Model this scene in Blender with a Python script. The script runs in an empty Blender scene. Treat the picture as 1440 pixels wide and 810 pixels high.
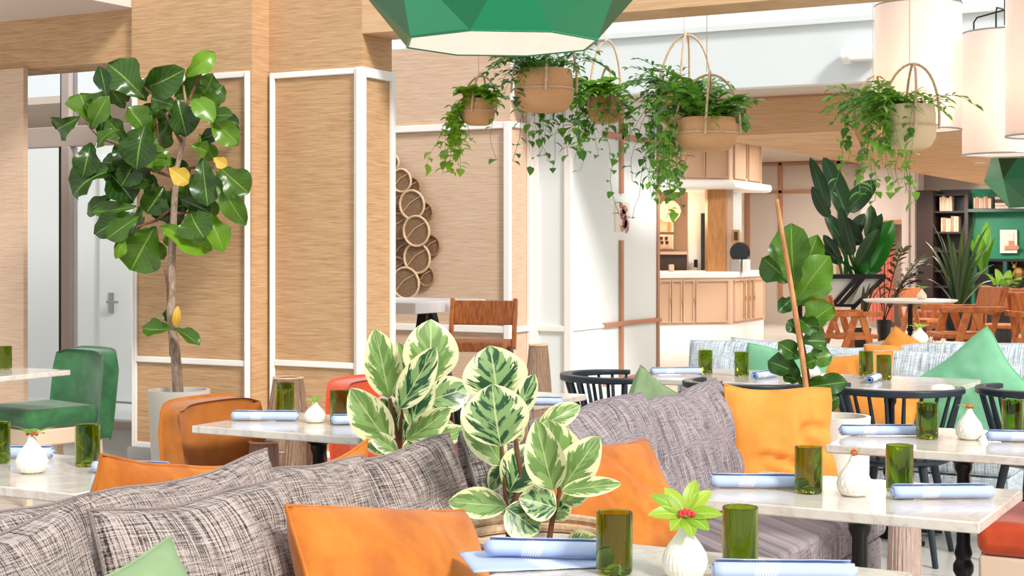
import bpy, math, random
from mathutils import Vector, Matrix, noise
C = bpy.context.scene.collection
PI = math.pi
F = 2150.0; CX = 720.0; HY = 348.0; CH = 1.40
RX, RY = 0.8767, 0.4810
# room axes: x runs along the frontal walls, y runs away along the receding walls
def P(px, py, Y):
    X = (px - CX) * Y / F
    return Vector((RX * X - RY * Y, RY * X + RX * Y, CH - (py - HY) * Y / F))
def PZ(px, py, z):
    return P(px, py, (CH - z) * F / (py - HY))
def AX(px, b):
    k = (px - CX) / F
    return (k * RX * b - RY * b) / (RX + RY * k)
def BY(px, a):
    k = (px - CX) / F
    return (RX * a + k * RY * a) / (k * RX - RY)
def depth(a, b): return -RY * a + RX * b
def ZZ(py, a, b): return CH - (py - HY) * depth(a, b) / F

def lin(h):
    h = h.lstrip('#'); o = []
    for i in (0, 2, 4):
        c = int(h[i:i+2], 16) / 255
        o.append(c / 12.92 if c <= .04045 else ((c + .055) / 1.055) ** 2.4)
    return (o[0], o[1], o[2], 1)

class Nd:
    def __init__(s, name):
        s.m = bpy.data.materials.new(name); s.m.use_nodes = True
        s.t = s.m.node_tree; s.t.nodes.clear()
        s.out = s.t.nodes.new('ShaderNodeOutputMaterial')
    def n(s, ty): return s.t.nodes.new('ShaderNode' + ty)
    def l(s, a, b): s.t.links.new(a, b)
    def val(s, sock, v):
        if isinstance(v, bpy.types.NodeSocket): s.l(v, sock)
        else: sock.default_value = v
    def coord(s, kind='Object', scale=(1, 1, 1), rot=(0, 0, 0)):
        t = s.n('TexCoord'); mp = s.n('Mapping')
        s.l(t.outputs[kind], mp.inputs[0]); mp.inputs['Scale'].default_value = scale; mp.inputs['Rotation'].default_value = rot
        return mp.outputs[0]
    def noise(s, vec, scale=5, detail=3, rough=.5, dist=0):
        t = s.n('TexNoise'); s.l(vec, t.inputs['Vector']); t.inputs['Scale'].default_value = scale
        t.inputs['Detail'].default_value = detail; t.inputs['Roughness'].default_value = rough; t.inputs['Distortion'].default_value = dist
        return t.outputs[0]
    def wave(s, vec, scale, dist=0, dscale=1):
        t = s.n('TexWave'); s.l(vec, t.inputs['Vector']); t.inputs['Scale'].default_value = scale
        t.inputs['Distortion'].default_value = dist; t.inputs['Detail Scale'].default_value = dscale
        return t.outputs['Fac']
    def ramp(s, f, stops, interp='LINEAR'):
        r = s.n('ValToRGB'); s.l(f, r.inputs[0]); r.color_ramp.interpolation = interp
        e = r.color_ramp.elements
        while len(e) < len(stops): e.new(.5)
        for i, (p, c) in enumerate(stops):
            e[i].position = p; e[i].color = lin(c) if isinstance(c, str) else (c, c, c, 1)
        return r.outputs[0]
    def mix(s, f, a, b, mode='MIX'):
        m = s.n('MixRGB'); m.blend_type = mode
        s.val(m.inputs[0], f); s.val(m.inputs[1], lin(a) if isinstance(a, str) else a); s.val(m.inputs[2], lin(b) if isinstance(b, str) else b)
        return m.outputs[0]
    def math(s, op, a, b=0.0):
        m = s.n('Math'); m.operation = op; s.val(m.inputs[0], a); s.val(m.inputs[1], b)
        return m.outputs[0]
    def sep(s, v):
        x = s.n('SeparateXYZ'); s.l(v, x.inputs[0]); return x.outputs
    def attr(s, name):
        a = s.n('Attribute'); a.attribute_name = name; return a.outputs['Fac']
    def bump(s, h, strength=.3, dist=.01):
        b = s.n('Bump'); s.l(h, b.inputs['Height']); b.inputs['Strength'].default_value = strength; b.inputs['Distance'].default_value = dist
        return b.outputs[0]
    def bsdf(s, col, rough=.6, bump=None, link=True, **k):
        p = s.n('BsdfPrincipled'); s.val(p.inputs['Base Color'], lin(col) if isinstance(col, str) else col)
        s.val(p.inputs['Roughness'], rough)
        if bump is not None: s.l(bump, p.inputs['Normal'])
        for a, b in k.items(): s.val(p.inputs[a.replace('_', ' ')], b)
        if link: s.l(p.outputs[0], s.out.inputs[0])
        return p

M = {}
def simple(key, col, rough=.6, **k):
    n = Nd(key); n.bsdf(col, rough, **k); M[key] = n.m
simple('white_trim', '#f4f0ea', .45)
simple('white_paint', '#eef3f4', .6)
simple('grey_paint', '#e2eaeb', .6)
simple('ceiling_paint', '#dccdc6', .7)
simple('peach_paint', '#c9ae9a', .6)
simple('taupe_paint', '#cfc0b2', .65)
simple('alum', '#c8bdb9', .4, Metallic=.2)
simple('black_metal', '#15161a', .35, Metallic=.4)
simple('black_paint', '#191b20', .35)
simple('slate_paint', '#1f2a33', .35)
simple('dark_wood', '#2a1a17', .5)
simple('green_paint', '#0c7a57', .5)
simple('steel', '#9b9c9e', .3, Metallic=.9)
simple('copper', '#b98263', .45)
simple('honey', '#c99a58', .45)
simple('brass', '#c79a5a', .35, Metallic=.6)
simple('soil', '#3a2a20', .95)
simple('plastic_white', '#f2f2f0', .35)
simple('shade_lining', '#e6e5e3', .5)
simple('dark_glass', '#1a1a1a', .1)
simple('red_flower', '#e0343a', .5)
simple('yellow_flower', '#d9b13a', .6)
simple('cream_wood', '#d9bfa6', .55)
simple('copper_tie', '#1f8f6c', .6)
simple('fiber_pot', '#ddd6ca', .75)
simple('concrete', '#a9a59d', .8)
simple('art_paper', '#e8dfd2', .7)
simple('bottle_dark', '#3b2c27', .5)
simple('stone_white', '#efefef', .4)
simple('brown_leather', '#8a4a30', .55)
simple('teal_dark', '#1c4a44', .4)
simple('rug_gold', '#a98a4a', .9)
simple('grey_block', '#a7a3a0', .8)

def grass(key, c1, c2, c3, sc=1.0):
    n = Nd(key); v = n.coord('Object', (2.6 * sc, 2.6 * sc, 95 * sc))
    a = n.noise(v, 2.2, 5, .62, .25); v2 = n.coord('Object', (5 * sc, 5 * sc, 190 * sc)); b = n.noise(v2, 1.5, 3, .6)
    v3 = n.coord('Object', (.9, .9, .6)); c = n.noise(v3, 1.3, 1)
    f = n.math('ADD', n.math('MULTIPLY', a, .72), n.math('MULTIPLY', b, .28))
    f = n.math('ADD', n.math('MULTIPLY', f, .93), n.math('MULTIPLY', c, .07))
    col = n.ramp(f, [(.33, c1), (.47, c2), (.62, c3)])
    n.bsdf(col, .75, n.bump(f, .12, .003)); M[key] = n.m
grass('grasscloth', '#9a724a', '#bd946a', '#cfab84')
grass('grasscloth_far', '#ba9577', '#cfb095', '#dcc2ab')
grass('wood_ceiling', '#bf966a', '#cfa67c', '#dab58c', .6)

def wood(key, c1, c2, sc=(2, 2, 22), rough=.45):
    n = Nd(key); f = n.noise(n.coord('Object', sc), 3, 4, .6, .6)
    n.bsdf(n.ramp(f, [(.35, c1), (.65, c2)]), rough, n.bump(f, .1, .002)); M[key] = n.m
wood('teak', '#9a5324', '#c97c40', (20, 3, 3))
wood('teak_dark', '#4a2014', '#7a3d22', (3, 3, 16))
wood('oak', '#a9743f', '#c38d52', (14, 14, 1.5))
wood('bark', '#7c6454', '#b09a84', (14, 14, 5), .85)
wood('twig', '#5a3626', '#7d5238', (14, 14, 5), .85)
wood('bamboo', '#a86c3c', '#d09a64', (10, 10, 3))
wood('rattan', '#c8a27e', '#e2c4a2', (20, 20, 20))
wood('rattan_dark', '#8a6548', '#b48a64', (20, 20, 20))
wood('book_paper', '#c7a58c', '#e0c6ae', (60, 2, 2), .8)

def tweed(key, dark, mid, light, k=1.0):
    n = Nd(key)
    a = n.noise(n.coord('UV', (260 * k, 4.5 * k, 1)), 1.1, 2, .7); b = n.noise(n.coord('UV', (14 * k, 260 * k, 1)), 1.1, 2, .6)
    c = n.noise(n.coord('UV', (340 * k, 340 * k, 1)), 1, 1)
    f = n.math('ADD', n.math('MULTIPLY', a, .52), n.math('MULTIPLY', b, .3)); f = n.math('ADD', f, n.math('MULTIPLY', c, .18))
    col = n.ramp(f, [(.42, dark), (.485, mid), (.56, light)])
    n.bsdf(col, .95, n.bump(f, .6, .004)); M[key] = n.m
tweed('tweed', '#2b2525', '#857872', '#bcada6')
tweed('tweed_purple', '#4a4244', '#857a7c', '#aca1a4')
tweed('tweed_shaded', '#1c1a1b', '#4d4947', '#a39b94')  # same grey tweed with the cushion's shade put into its colours
tweed('tweed_blue', '#707c86', '#b3bec6', '#dfe6ea')
def velvet(key, a, b, sheen=.5):
    n = Nd(key); f = n.noise(n.coord('Object', (1, 1, 1)), 7, 4, .6, .4)
    n.bsdf(n.ramp(f, [(.3, a), (.7, b)]), .85, None, Sheen_Weight=sheen, Sheen_Roughness=.4); M[key] = n.m
velvet('velvet_orange', '#ad5a14', '#cf7f26', .2)
velvet('velvet_amber', '#95520f', '#b86c1c', .3)
velvet('velvet_rust', '#b23a14', '#cf4f1e')
velvet('velvet_green', '#22562f', '#3f7a48')
velvet('linen_sage', '#7a9468', '#8ca57a', .1)
velvet('linen_mint', '#6bab82', '#80bb94', .1)
velvet('linen_orange', '#d9842c', '#e69a42', .1)

def marble():
    n = Nd('marble'); v = n.coord('Object', (1, 1, 1)); f = n.noise(v, 3.2, 6, .65, 1.4)
    g = n.noise(v, 26, 3, .6)
    col = n.ramp(f, [(.42, '#d9d1c7'), (.495, '#cfc6bb'), (.515, '#c1b7ac'), (.535, '#d3cabf'), (.65, '#ddd6cc')])
    col = n.mix(n.math('MULTIPLY', g, .18), col, '#c9bfb4')
    n.bsdf(col, .13, None); M['marble'] = n.m
marble()
def floorm():
    n = Nd('floor_stone'); v = n.coord('Object', (1, 1, 1))
    br = n.n('TexBrick'); n.l(n.coord('Object', (1, 1, 1)), br.inputs['Vector'])
    br.inputs['Scale'].default_value = 1.0; br.inputs['Mortar Size'].default_value = .006; br.inputs['Brick Width'].default_value = 1.2; br.inputs['Row Height'].default_value = .6
    br.inputs['Color1'].default_value = lin('#cbc7bf'); br.inputs['Color2'].default_value = lin('#d3cfc7'); br.inputs['Mortar'].default_value = lin('#9d9891')
    g = n.noise(v, 60, 3, .7); g2 = n.noise(v, 1.5, 3)
    col = n.mix(n.math('MULTIPLY', g, .3), br.outputs[0], '#a9a59c'); col = n.mix(n.math('MULTIPLY', g2, .3), col, '#e6e3dc')
    n.bsdf(col, .22); M['floor_stone'] = n.m
floorm()
def glassm():
    n = Nd('bottle_glass'); p = n.bsdf('#a3b62e', .02, None, Transmission_Weight=1.0, IOR=1.45); M['bottle_glass'] = n.m
    n = Nd('clear_glass'); 
    tr = n.n('BsdfTransparent'); tr.inputs[0].default_value = (.985, .995, .99, 1); gl = n.n('BsdfGlossy'); gl.inputs['Roughness'].default_value = .02
    fr = n.n('Fresnel'); fr.inputs[0].default_value = 1.3; mx = n.n('MixShader'); n.l(fr.outputs[0], mx.inputs[0]); n.l(tr.outputs[0], mx.inputs[1]); n.l(gl.outputs[0], mx.inputs[2]); n.l(mx.outputs[0], n.out.inputs[0]); M['clear_glass'] = n.m
glassm()
def napm():
    n = Nd('napkin_cloth'); u, v, _ = n.sep(n.coord('UV', (1, 1, 1)))
    w = n.math('ADD', u, n.math('MULTIPLY', v, .14)); w = n.math('MULTIPLY', w, 1.0)
    s = n.math('FRACT', n.math('MULTIPLY', w, 46)); s = n.math('GREATER_THAN', s, .5)
    b1 = n.math('LESS_THAN', n.math('ABSOLUTE', n.math('SUBTRACT', w, .56)), .085); s = n.math('MULTIPLY', s, b1)
    n.bsdf(n.mix(s, '#b4c3e4', '#f0f1f8'), .9); M['napkin_cloth'] = n.m
napm()
def ceram():
    n = Nd('ceramic'); n.bsdf('#efe9da', .4, None, Coat_Weight=.2); M['ceramic'] = n.m
ceram()
def cork(key, a, b):
    n = Nd(key); f = n.noise(n.coord('Object', (1, 1, 1)), 150, 3, .7)
    n.bsdf(n.ramp(f, [(.2, a), (.7, b)]), .85, n.bump(f, .3, .003)); M[key] = n.m
cork('cork', '#c98f5d', '#e0ac7c'); cork('cork_pale', '#dcbd92', '#ecd4ae'); cork('basket_white', '#d8d1c2', '#f1ece0')
def raffia(key, a, b):
    n = Nd(key); f = n.noise(n.coord('UV', (220, 9, 1)), 1.5, 3, .7)
    n.bsdf(n.ramp(f, [(.36, a), (.62, b)]), .9, n.bump(f, .9, .01)); M[key] = n.m
raffia('raffia', '#8a6650', '#cda98c'); raffia('raffia_pink', '#d3ab97', '#fbe4d6')
def leafmat(key, dark, lightc, rib, trans=.22, rough=.4):
    n = Nd(key); u, v, _ = n.sep(n.coord('UV', (1, 1, 1)))
    t = n.attr('tint'); c = n.mix(t, dark, lightc)
    d = n.math('ABSOLUTE', n.math('SUBTRACT', u, .5))
    vv = n.math('FRACT', n.math('SUBTRACT', n.math('MULTIPLY', v, 8), n.math('MULTIPLY', d, 5))); vein = n.math('LESS_THAN', vv, .1)
    c = n.mix(n.math('MULTIPLY', vein, .16), c, rib); mid = n.math('LESS_THAN', d, .02); c = n.mix(n.math('MULTIPLY', mid, .7), c, rib)
    p = n.bsdf(c, rough, None, link=False); tl = n.n('BsdfTranslucent'); n.l(c, tl.inputs[0])
    mx = n.n('MixShader'); mx.inputs[0].default_value = trans; n.l(p.outputs[0], mx.inputs[1]); n.l(tl.outputs[0], mx.inputs[2]); n.l(mx.outputs[0], n.out.inputs[0]); M[key] = n.m
leafmat('leaf_fig', '#11380f', '#6f9c22', '#8fb24a', .2, .28)
leafmat('leaf_yellow', '#5f8a20', '#dcb03a', '#f3e08a', .2, .5)
leafmat('leaf_fiddle', '#174a10', '#6f9f26', '#8fb24a', .2, .32)
leafmat('leaf_palm', '#23401f', '#66884a', '#7f9f62', .15, .4)
leafmat('leaf_hang', '#246a26', '#8cc43e', '#a4cc60', .35)
leafmat('leaf_lime', '#4d9a1e', '#a8cf3a', '#bada60', .3)
leafmat('leaf_banana', '#132a1c', '#1f7a1c', '#3f7a3c', .15, .3)
leafmat('leaf_dark', '#1e1a14', '#43401f', '#4a4020', .15)
leafmat('leaf_sprig', '#5c9a1c', '#b9cf3a', '#dfe27a', .3)
def varieg():
    n = Nd('leaf_variegated'); uv = n.coord('UV', (1, 1, 1)); u, v, _ = n.sep(uv)
    d = n.math('ABSOLUTE', n.math('MULTIPLY', n.math('SUBTRACT', u, .5), 2.0)); t = n.attr('tint')
    sk = n.math('ADD', n.math('MULTIPLY', v, 1.0), n.math('MULTIPLY', d, -.45))
    cmb = n.n('CombineXYZ'); n.l(n.math('MULTIPLY', u, 2.2), cmb.inputs[0]); n.l(n.math('MULTIPLY', sk, 6.5), cmb.inputs[1]); n.l(n.math('MULTIPLY', t, 40.0), cmb.inputs[2])
    nz = n.noise(cmb.outputs[0], 1.5, 3, .6)
    c2 = n.n('CombineXYZ'); n.l(n.math('MULTIPLY', u, 1.4), c2.inputs[0]); n.l(n.math('MULTIPLY', sk, 3.5), c2.inputs[1]); n.l(n.math('MULTIPLY', t, 31.0), c2.inputs[2])
    nz2 = n.noise(c2.outputs[0], 1.6, 3, .6)
    inner = n.mix(n.ramp(nz2, [(.47, 0.0), (.5, 1.0)]), '#27512f', '#86a768')
    inner = n.mix(n.math('MULTIPLY', n.math('GREATER_THAN', t, .55), .55), inner, '#8db05c')
    e = n.math('ADD', d, n.math('MULTIPLY', n.math('SUBTRACT', nz, .5), 1.7))
    f = n.ramp(e, [(.68, 0.0), (.72, 1.0)])
    c = n.mix(f, inner, '#ecebb8'); mid = n.math('LESS_THAN', d, .03); c = n.mix(n.math('MULTIPLY', mid, .7), c, '#cfdba0')
    p = n.bsdf(c, .35, None, link=False); tl = n.n('BsdfTranslucent'); n.l(c, tl.inputs[0])
    mx = n.n('MixShader'); mx.inputs[0].default_value = .18; n.l(p.outputs[0], mx.inputs[1]); n.l(tl.outputs[0], mx.inputs[2]); n.l(mx.outputs[0], n.out.inputs[0]); M['leaf_variegated'] = n.m
varieg()
def emit(key, col, st):
    n = Nd(key); e = n.n('Emission'); e.inputs[0].default_value = lin(col); e.inputs[1].default_value = st; n.l(e.outputs[0], n.out.inputs[0]); M[key] = n.m
emit('bulb', '#ffd9a8', 9); emit('sconce_glow', '#ffd08a', 2.2); emit('downlight_glow', '#fff0dc', 6)
def shadem():
    n = Nd('lamp_fabric'); p = n.bsdf('#f6eeea', .9, None, link=False); tl = n.n('BsdfTranslucent'); tl.inputs[0].default_value = lin('#fdf7f4')
    mx = n.n('MixShader'); mx.inputs[0].default_value = .5; n.l(p.outputs[0], mx.inputs[1]); n.l(tl.outputs[0], mx.inputs[2]); n.l(mx.outputs[0], n.out.inputs[0]); M['lamp_fabric'] = n.m
shadem()
def facet(key, a, b):
    n = Nd(key); t = n.attr('tint'); n.bsdf(n.mix(t, a, b), .35); M[key] = n.m  # light and dark of the facets put into the green by tint
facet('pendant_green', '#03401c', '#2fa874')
def curtain():
    n = Nd('pink_cloth'); n.bsdf('#f0a290', .9); M['pink_cloth'] = n.m
curtain()
def mesh_disc():
    n = Nd('woven_disc'); a = n.noise(n.coord('Object', (1, 1, 1)), 160, 2); n.bsdf(n.ramp(a, [(.35, '#6e5138'), (.65, '#a08062')]), .85); M['woven_disc'] = n.m
mesh_disc()

class MB:
    def __init__(s): s.v = []; s.f = []; s.uv = []; s.t = []; s.M = Matrix.Identity(4); s.tint = 0.5
    def add(s, vs, fs, uvs=None):
        o = len(s.v)
        for i, p in enumerate(vs):
            q = s.M @ Vector(p); s.v.append((q.x, q.y, q.z)); s.t.append(s.tint); s.uv.append(uvs[i] if uvs else (p[0], p[2] if len(p) > 2 else 0))
        for f in fs: s.f.append(tuple(o + k for k in f))
        return s
    def box(s, c, d):
        x, y, z = c; a, b, e = d[0] / 2, d[1] / 2, d[2] / 2
        vs = [(x+i*a, y+j*b, z+k*e) for i in (-1, 1) for j in (-1, 1) for k in (-1, 1)]
        return s.add(vs, [(0, 1, 3, 2), (4, 6, 7, 5), (0, 4, 5, 1), (2, 3, 7, 6), (0, 2, 6, 4), (1, 5, 7, 3)], [(p[0] + p[1], p[2]) for p in vs])
    def bx(s, x0, x1, y0, y1, z0, z1):
        return s.box(((x0+x1)/2, (y0+y1)/2, (z0+z1)/2), (abs(x1-x0), abs(y1-y0), abs(z1-z0)))
    def prism(s, poly, z0, z1):
        n = len(poly); vs = [(p[0], p[1], z0) for p in poly] + [(p[0], p[1], z1) for p in poly]
        a = sum(poly[i][0]*poly[(i+1) % n][1] - poly[(i+1) % n][0]*poly[i][1] for i in range(n))
        fs = [tuple(range(n))[::-1], tuple(range(n, 2*n))] + [(i, (i+1) % n, n+(i+1) % n, n+i) for i in range(n)]
        if a < 0: fs = [f[::-1] for f in fs]
        return s.add(vs, fs)
    def bar(s, p, q, w, h, up=(0, 0, 1)):
        p = Vector(p); q = Vector(q); d = (q-p).normalized(); u = Vector(up)
        if abs(d.dot(u)) > .98: u = Vector((0, 1, 0))
        sx = d.cross(u).normalized(); uz = sx.cross(d).normalized(); vs = []
        for e in (p, q):
            for i, j in ((-1, -1), (1, -1), (1, 1), (-1, 1)): vs.append(tuple(e + sx*i*w/2 + uz*j*h/2))
        return s.add(vs, [(3, 2, 1, 0), (4, 5, 6, 7), (0, 1, 5, 4), (1, 2, 6, 5), (2, 3, 7, 6), (3, 0, 4, 7)])
    def tube(s, path, r, n=8, closed=False):
        path = [Vector(p) for p in path]; m = len(path); rs = r if isinstance(r, (list, tuple)) else [r]*m
        vs = []; fs = []; uvs = []; pn = None; L = 0
        for i, p in enumerate(path):
            a = path[(i-1) % m] if (closed or i > 0) else p; b = path[(i+1) % m] if (closed or i < m-1) else p
            d = (b-a).normalized()
            if pn is None:
                pn = d.orthogonal().normalized()
            pn = (pn - d*pn.dot(d))
            pn = pn.normalized() if pn.length > 1e-6 else d.orthogonal().normalized()
            bn = d.cross(pn); L += (p - path[i-1]).length if i else 0
            for k in range(n):
                t = 2*PI*k/n; vs.append(tuple(p + (pn*math.cos(t) + bn*math.sin(t))*rs[i])); uvs.append((k/n, L))
        for i in range(m if closed else m-1):
            j = (i+1) % m
            for k in range(n):
                l = (k+1) % n; fs.append((i*n+k, i*n+l, j*n+l, j*n+k))
        if not closed: fs.append(tuple(range(n))[::-1]); fs.append(tuple((m-1)*n+k for k in range(n)))
        return s.add(vs, fs, uvs)
    def lathe(s, prof, n=24, c=(0, 0, 0), fn=None, cap=True):
        vs = []; fs = []; uvs = []; m = len(prof)
        for i, (r, z) in enumerate(prof):
            for k in range(n):
                t = 2*PI*k/n; rr = r*(fn(t, i/(m-1)) if fn else 1); vs.append((c[0]+rr*math.cos(t), c[1]+rr*math.sin(t), c[2]+z)); uvs.append((k/n, z))
        for i in range(m-1):
            for k in range(n):
                l = (k+1) % n; fs.append((i*n+k, i*n+l, (i+1)*n+l, (i+1)*n+k))
        if cap and prof[0][0] > 1e-5: fs.append(tuple(range(n))[::-1])
        if cap and prof[-1][0] > 1e-5: fs.append(tuple((m-1)*n+k for k in range(n)))
        return s.add(vs, fs, uvs)
    def grid(s, fn, nu, nv, uvf=None):
        vs = []; uvs = []; fs = []
        for i in range(nu+1):
            for j in range(nv+1):
                u, v = i/nu, j/nv; vs.append(tuple(fn(u, v))); uvs.append(uvf(u, v) if uvf else (u, v))
        for i in range(nu):
            for j in range(nv): a = i*(nv+1)+j; fs.append((a, a+nv+1, a+nv+2, a+1))
        return s.add(vs, fs, uvs)
    def leaf(s, B, T, W, shape='oval', bend=.25, fold=.25, facing=None, tint=.5, nu=6, nv=10, wavy=.0, seed=0):
        B = Vector(B); T = Vector(T); d = T-B; L = d.length; d.normalize()
        fc = Vector(facing) if facing is not None else (Vector((0, 0, CH)) - B)
        nrm = fc - d*fc.dot(d)
        nrm = nrm.normalized() if nrm.length > 1e-4 else d.orthogonal().normalized()
        x = d.cross(nrm).normalized()
        def wf(t):
            if shape == 'fiddle': return (math.sin(PI*min(1, t**1.35))**.62) * (1 - .28*math.exp(-((t-.33)/.12)**2))
            if shape == 'heart': return (math.sin(PI*t**.55)**.8)
            if shape == 'strap': return (math.sin(PI*t**.8)**.5)
            if shape == 'lance': return math.sin(PI*t**.85)
            return math.sin(PI*(t**.92))**.66
        old = s.tint; s.tint = tint; rs = seed*1.7
        def fn(u, v):
            q = 2*u-1; w = W/2*wf(max(.001, min(.999, v)))*q if 0 < v < 1 else q*W*.012
            y = L*v; h = bend*L*(math.sin(PI*v)*.5) + abs(q)**1.3*W/2*fold*math.sin(PI*min(1, v*1.0)) + wavy*W*math.sin(v*17+rs+q*2)*abs(q)**2
            return B + d*y + x*w + nrm*h
        s.grid(fn, nu, nv); s.tint = old
        return s
    def build(s, name, mat, parent=None, loc=(0, 0, 0), smooth=True, bevel=0, seg=2, ang=35, rot=None):
        me = bpy.data.meshes.new(name); me.from_pydata(s.v, [], s.f); me.update()
        uvl = me.uv_layers.new(name='UVMap'); li = [l.vertex_index for l in me.loops]; flat = []
        for i in li: flat += s.uv[i][:2]
        uvl.data.foreach_set('uv', flat)
        at = me.attributes.new('tint', 'FLOAT', 'POINT'); at.data.foreach_set('value', s.t)
        me.materials.append(M[mat] if isinstance(mat, str) else mat)
        if smooth: me.shade_smooth(); me.set_sharp_from_angle(angle=math.radians(ang))
        o = bpy.data.objects.new(name, me); C.objects.link(o)
        if rot is not None: o.matrix_world = Matrix.Translation(loc) @ rot.to_4x4()
        else: o.location = loc
        if parent: o.parent = parent
        if bevel:
            b = o.modifiers.new('bevel', 'BEVEL'); b.width = bevel; b.segments = seg; b.limit_method = 'ANGLE'; b.harden_normals = False
        return o

def thing(name, label, cat, loc=(0, 0, 0), rz=0, group=None, sc=1):
    o = bpy.data.objects.new(name, None); C.objects.link(o); o.empty_display_size = .1
    o.location = loc; o.rotation_euler = (0, 0, rz); o.scale = (sc, sc, sc)
    return tag(o, label, cat, group)
def tag(o, label, cat, group=None, kind=None):
    o['label'] = label; o['category'] = cat
    if group: o['group'] = group
    if kind: o['kind'] = kind
    return o
def struct(name, mb, mat, parent=None, **k):
    o = mb.build(name, mat, parent, **k)
    if not parent: o['kind'] = 'structure'
    return o
KIDS = {}
def dup(root, label=None, loc=None, rz=None, group=None):
    def cp(o, par):
        c = o.copy(); C.objects.link(c); c.parent = par
        for ch in [x for x in bpy.data.objects if x.parent == o]: cp(ch, c)
        return c
    r = cp(root, None)
    if label: r['label'] = label
    if loc is not None: r.location = loc
    if rz is not None: r.rotation_euler = (0, 0, rz)
    if group: r['group'] = group
    return r
EXPOSURE = .22
SKY = .95
SUN = 3.0
SUND = (-.72, .36, -.58)
LAMPK = 1.0
# ------------------------------------------------------------------ camera, sky, light
cam = bpy.data.cameras.new('camera'); co = bpy.data.objects.new('camera', cam); C.objects.link(co)
cam.sensor_width = 36; cam.lens = F / 1440 * 36; cam.shift_y = -(405 - HY) / 1440; cam.clip_end = 200
co.location = (0, 0, CH); co.rotation_euler = (PI/2, 0, math.atan2(RY, RX))
sc = bpy.context.scene; sc.camera = co
sc.view_settings.view_transform = 'Standard'; sc.view_settings.look = 'None'; sc.view_settings.exposure = EXPOSURE; sc.view_settings.gamma = 1
sc.view_settings.use_curve_mapping = False
w = bpy.data.worlds.new('sky'); sc.world = w; w.use_nodes = True
bg = w.node_tree.nodes['Background']; bg.inputs[0].default_value = (.93, .97, 1, 1); bg.inputs[1].default_value = SKY
def light(ty, name, loc, energy, col=(1, 1, 1), size=1, rot=(0, 0, 0), **k):
    l = bpy.data.lights.new(name, ty); l.energy = energy; l.color = col
    if ty == 'AREA': l.shape = 'DISK'; l.size = size
    elif ty == 'SUN': l.angle = size
    else: l.shadow_soft_size = size
    for a, b in k.items(): setattr(l, a, b)
    o = bpy.data.objects.new(name, l); C.objects.link(o); o.location = loc; o.rotation_euler = rot; return o
s_ = light('SUN', 'sun', (0, 0, 10), SUN, (1, .95, .89), math.radians(12))
s_.rotation_euler = Vector(SUND).to_track_quat('-Z', 'Y').to_euler()

# ------------------------------------------------------------------ room
struct('floor', MB().bx(-16, 8, -1, 30, -.1, 0), 'floor_stone', smooth=False)
TOP = 3.5
struct('wall_left', MB().bx(-6.99, -6.0, 7.57, 8.3, 0, TOP), 'grasscloth', smooth=False)
struct('wall_left_panelled', MB().bx(-6.0, -5.29, 7.74, 8.07, 0, TOP), 'grasscloth', smooth=False)
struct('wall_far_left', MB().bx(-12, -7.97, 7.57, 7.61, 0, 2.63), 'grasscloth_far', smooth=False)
struct('beam_window', MB().bx(-12, -6.99, 7.62, 7.95, 2.63, 3.02), 'grasscloth', smooth=False)
struct('ceiling_left', MB().bx(-12, -6.995, 5.2, 7.62, 2.97, 3.06), 'ceiling_paint', smooth=False)
struct('beam_ceiling', MB().bx(-5.29, 5, 7.74, 8.07, 2.706, TOP), 'wood_ceiling', smooth=False)
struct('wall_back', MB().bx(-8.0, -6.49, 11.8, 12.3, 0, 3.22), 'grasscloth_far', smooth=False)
struct('wall_white', MB().bx(-6.49, -6.085, 12.17, 14.13, 0, 2.95).bx(-9, -6.49, 12.3, 14.13, 0, 2.95), 'grey_paint', smooth=False)
struct('wall_skylight', MB().bx(-6.49, 5, 11.8, 11.95, 2.7, 3.17).bx(-6.49, 5, 11.76, 12.2, 3.17, 3.21), 'grey_paint', smooth=False)
struct('ceiling_ledge', MB().bx(-5.9, 5, 11.95, 12.6, 2.7, 2.78), 'taupe_paint', smooth=False)
struct('beam_fascia', MB().bx(-5.0, 5, 12.6, 12.8, 2.375, 2.78), 'wood_ceiling', smooth=False)
struct('ceiling_wood', MB().bx(-5.0, 5, 12.8, 27, 2.375, 2.46), 'wood_ceiling', smooth=False)
struct('ceiling_bar', MB().bx(-16, -5.0, 12.2, 27, 2.97, 3.05), 'taupe_paint', smooth=False)
struct('trim_fascia', MB().bx(-5.0, 5, 12.585, 12.6, 2.68, 2.7), 'copper', smooth=False)
struct('wall_rear', MB().bx(-16, 6, 27, 27.2, 0, 3), 'taupe_paint', smooth=False)
struct('wall_left_outer', MB().bx(-16, -15.8, 12, 27, 0, 3), 'taupe_paint', smooth=False)
tn = [0]
def trim(mb, mat='white_trim', bevel=.006):
    tn[0] += 1; o = struct('trim_%d' % tn[0], mb, mat, smooth=False, bevel=bevel); return o
def frame_x(x0, x1, y, z0, z1, w=.036, d=.02, rails=()):
    m = MB()
    m.bx(x0, x0+w, y-d, y, z0, z1).bx(x1-w, x1, y-d, y, z0, z1).bx(x0+w, x1-w, y-d, y, z1-w, z1).bx(x0+w, x1-w, y-d, y, z0, z0+w)
    # raised inner bead
    for r in rails: m.bx(x0+w, x1-w, y-d, y, r-w/2, r+w/2)
    for a, b in ((x0+w*.35, x0+w*.65), (x1-w*.65, x1-w*.35)): m.bx(a, b, y-d-.012, y-d, z0, z1)
    trim(m)
frame_x(-6.975, -6.012, 7.57, .1, 2.5, .038, .02, (.675,))
frame_x(-5.985, -5.30, 7.74, .1, 2.5, .038, .02, (.675,))
m = MB().bx(-5.31, -5.265, 7.70, 7.755, .0, 2.5).bx(-5.29, -5.265, 8.035, 8.08, 0, 2.5).bx(-5.29, -5.265, 7.755, 8.035, 2.44, 2.5).bx(-5.29, -5.265, 7.755, 8.035, 0.64, .70)
trim(m)
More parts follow.
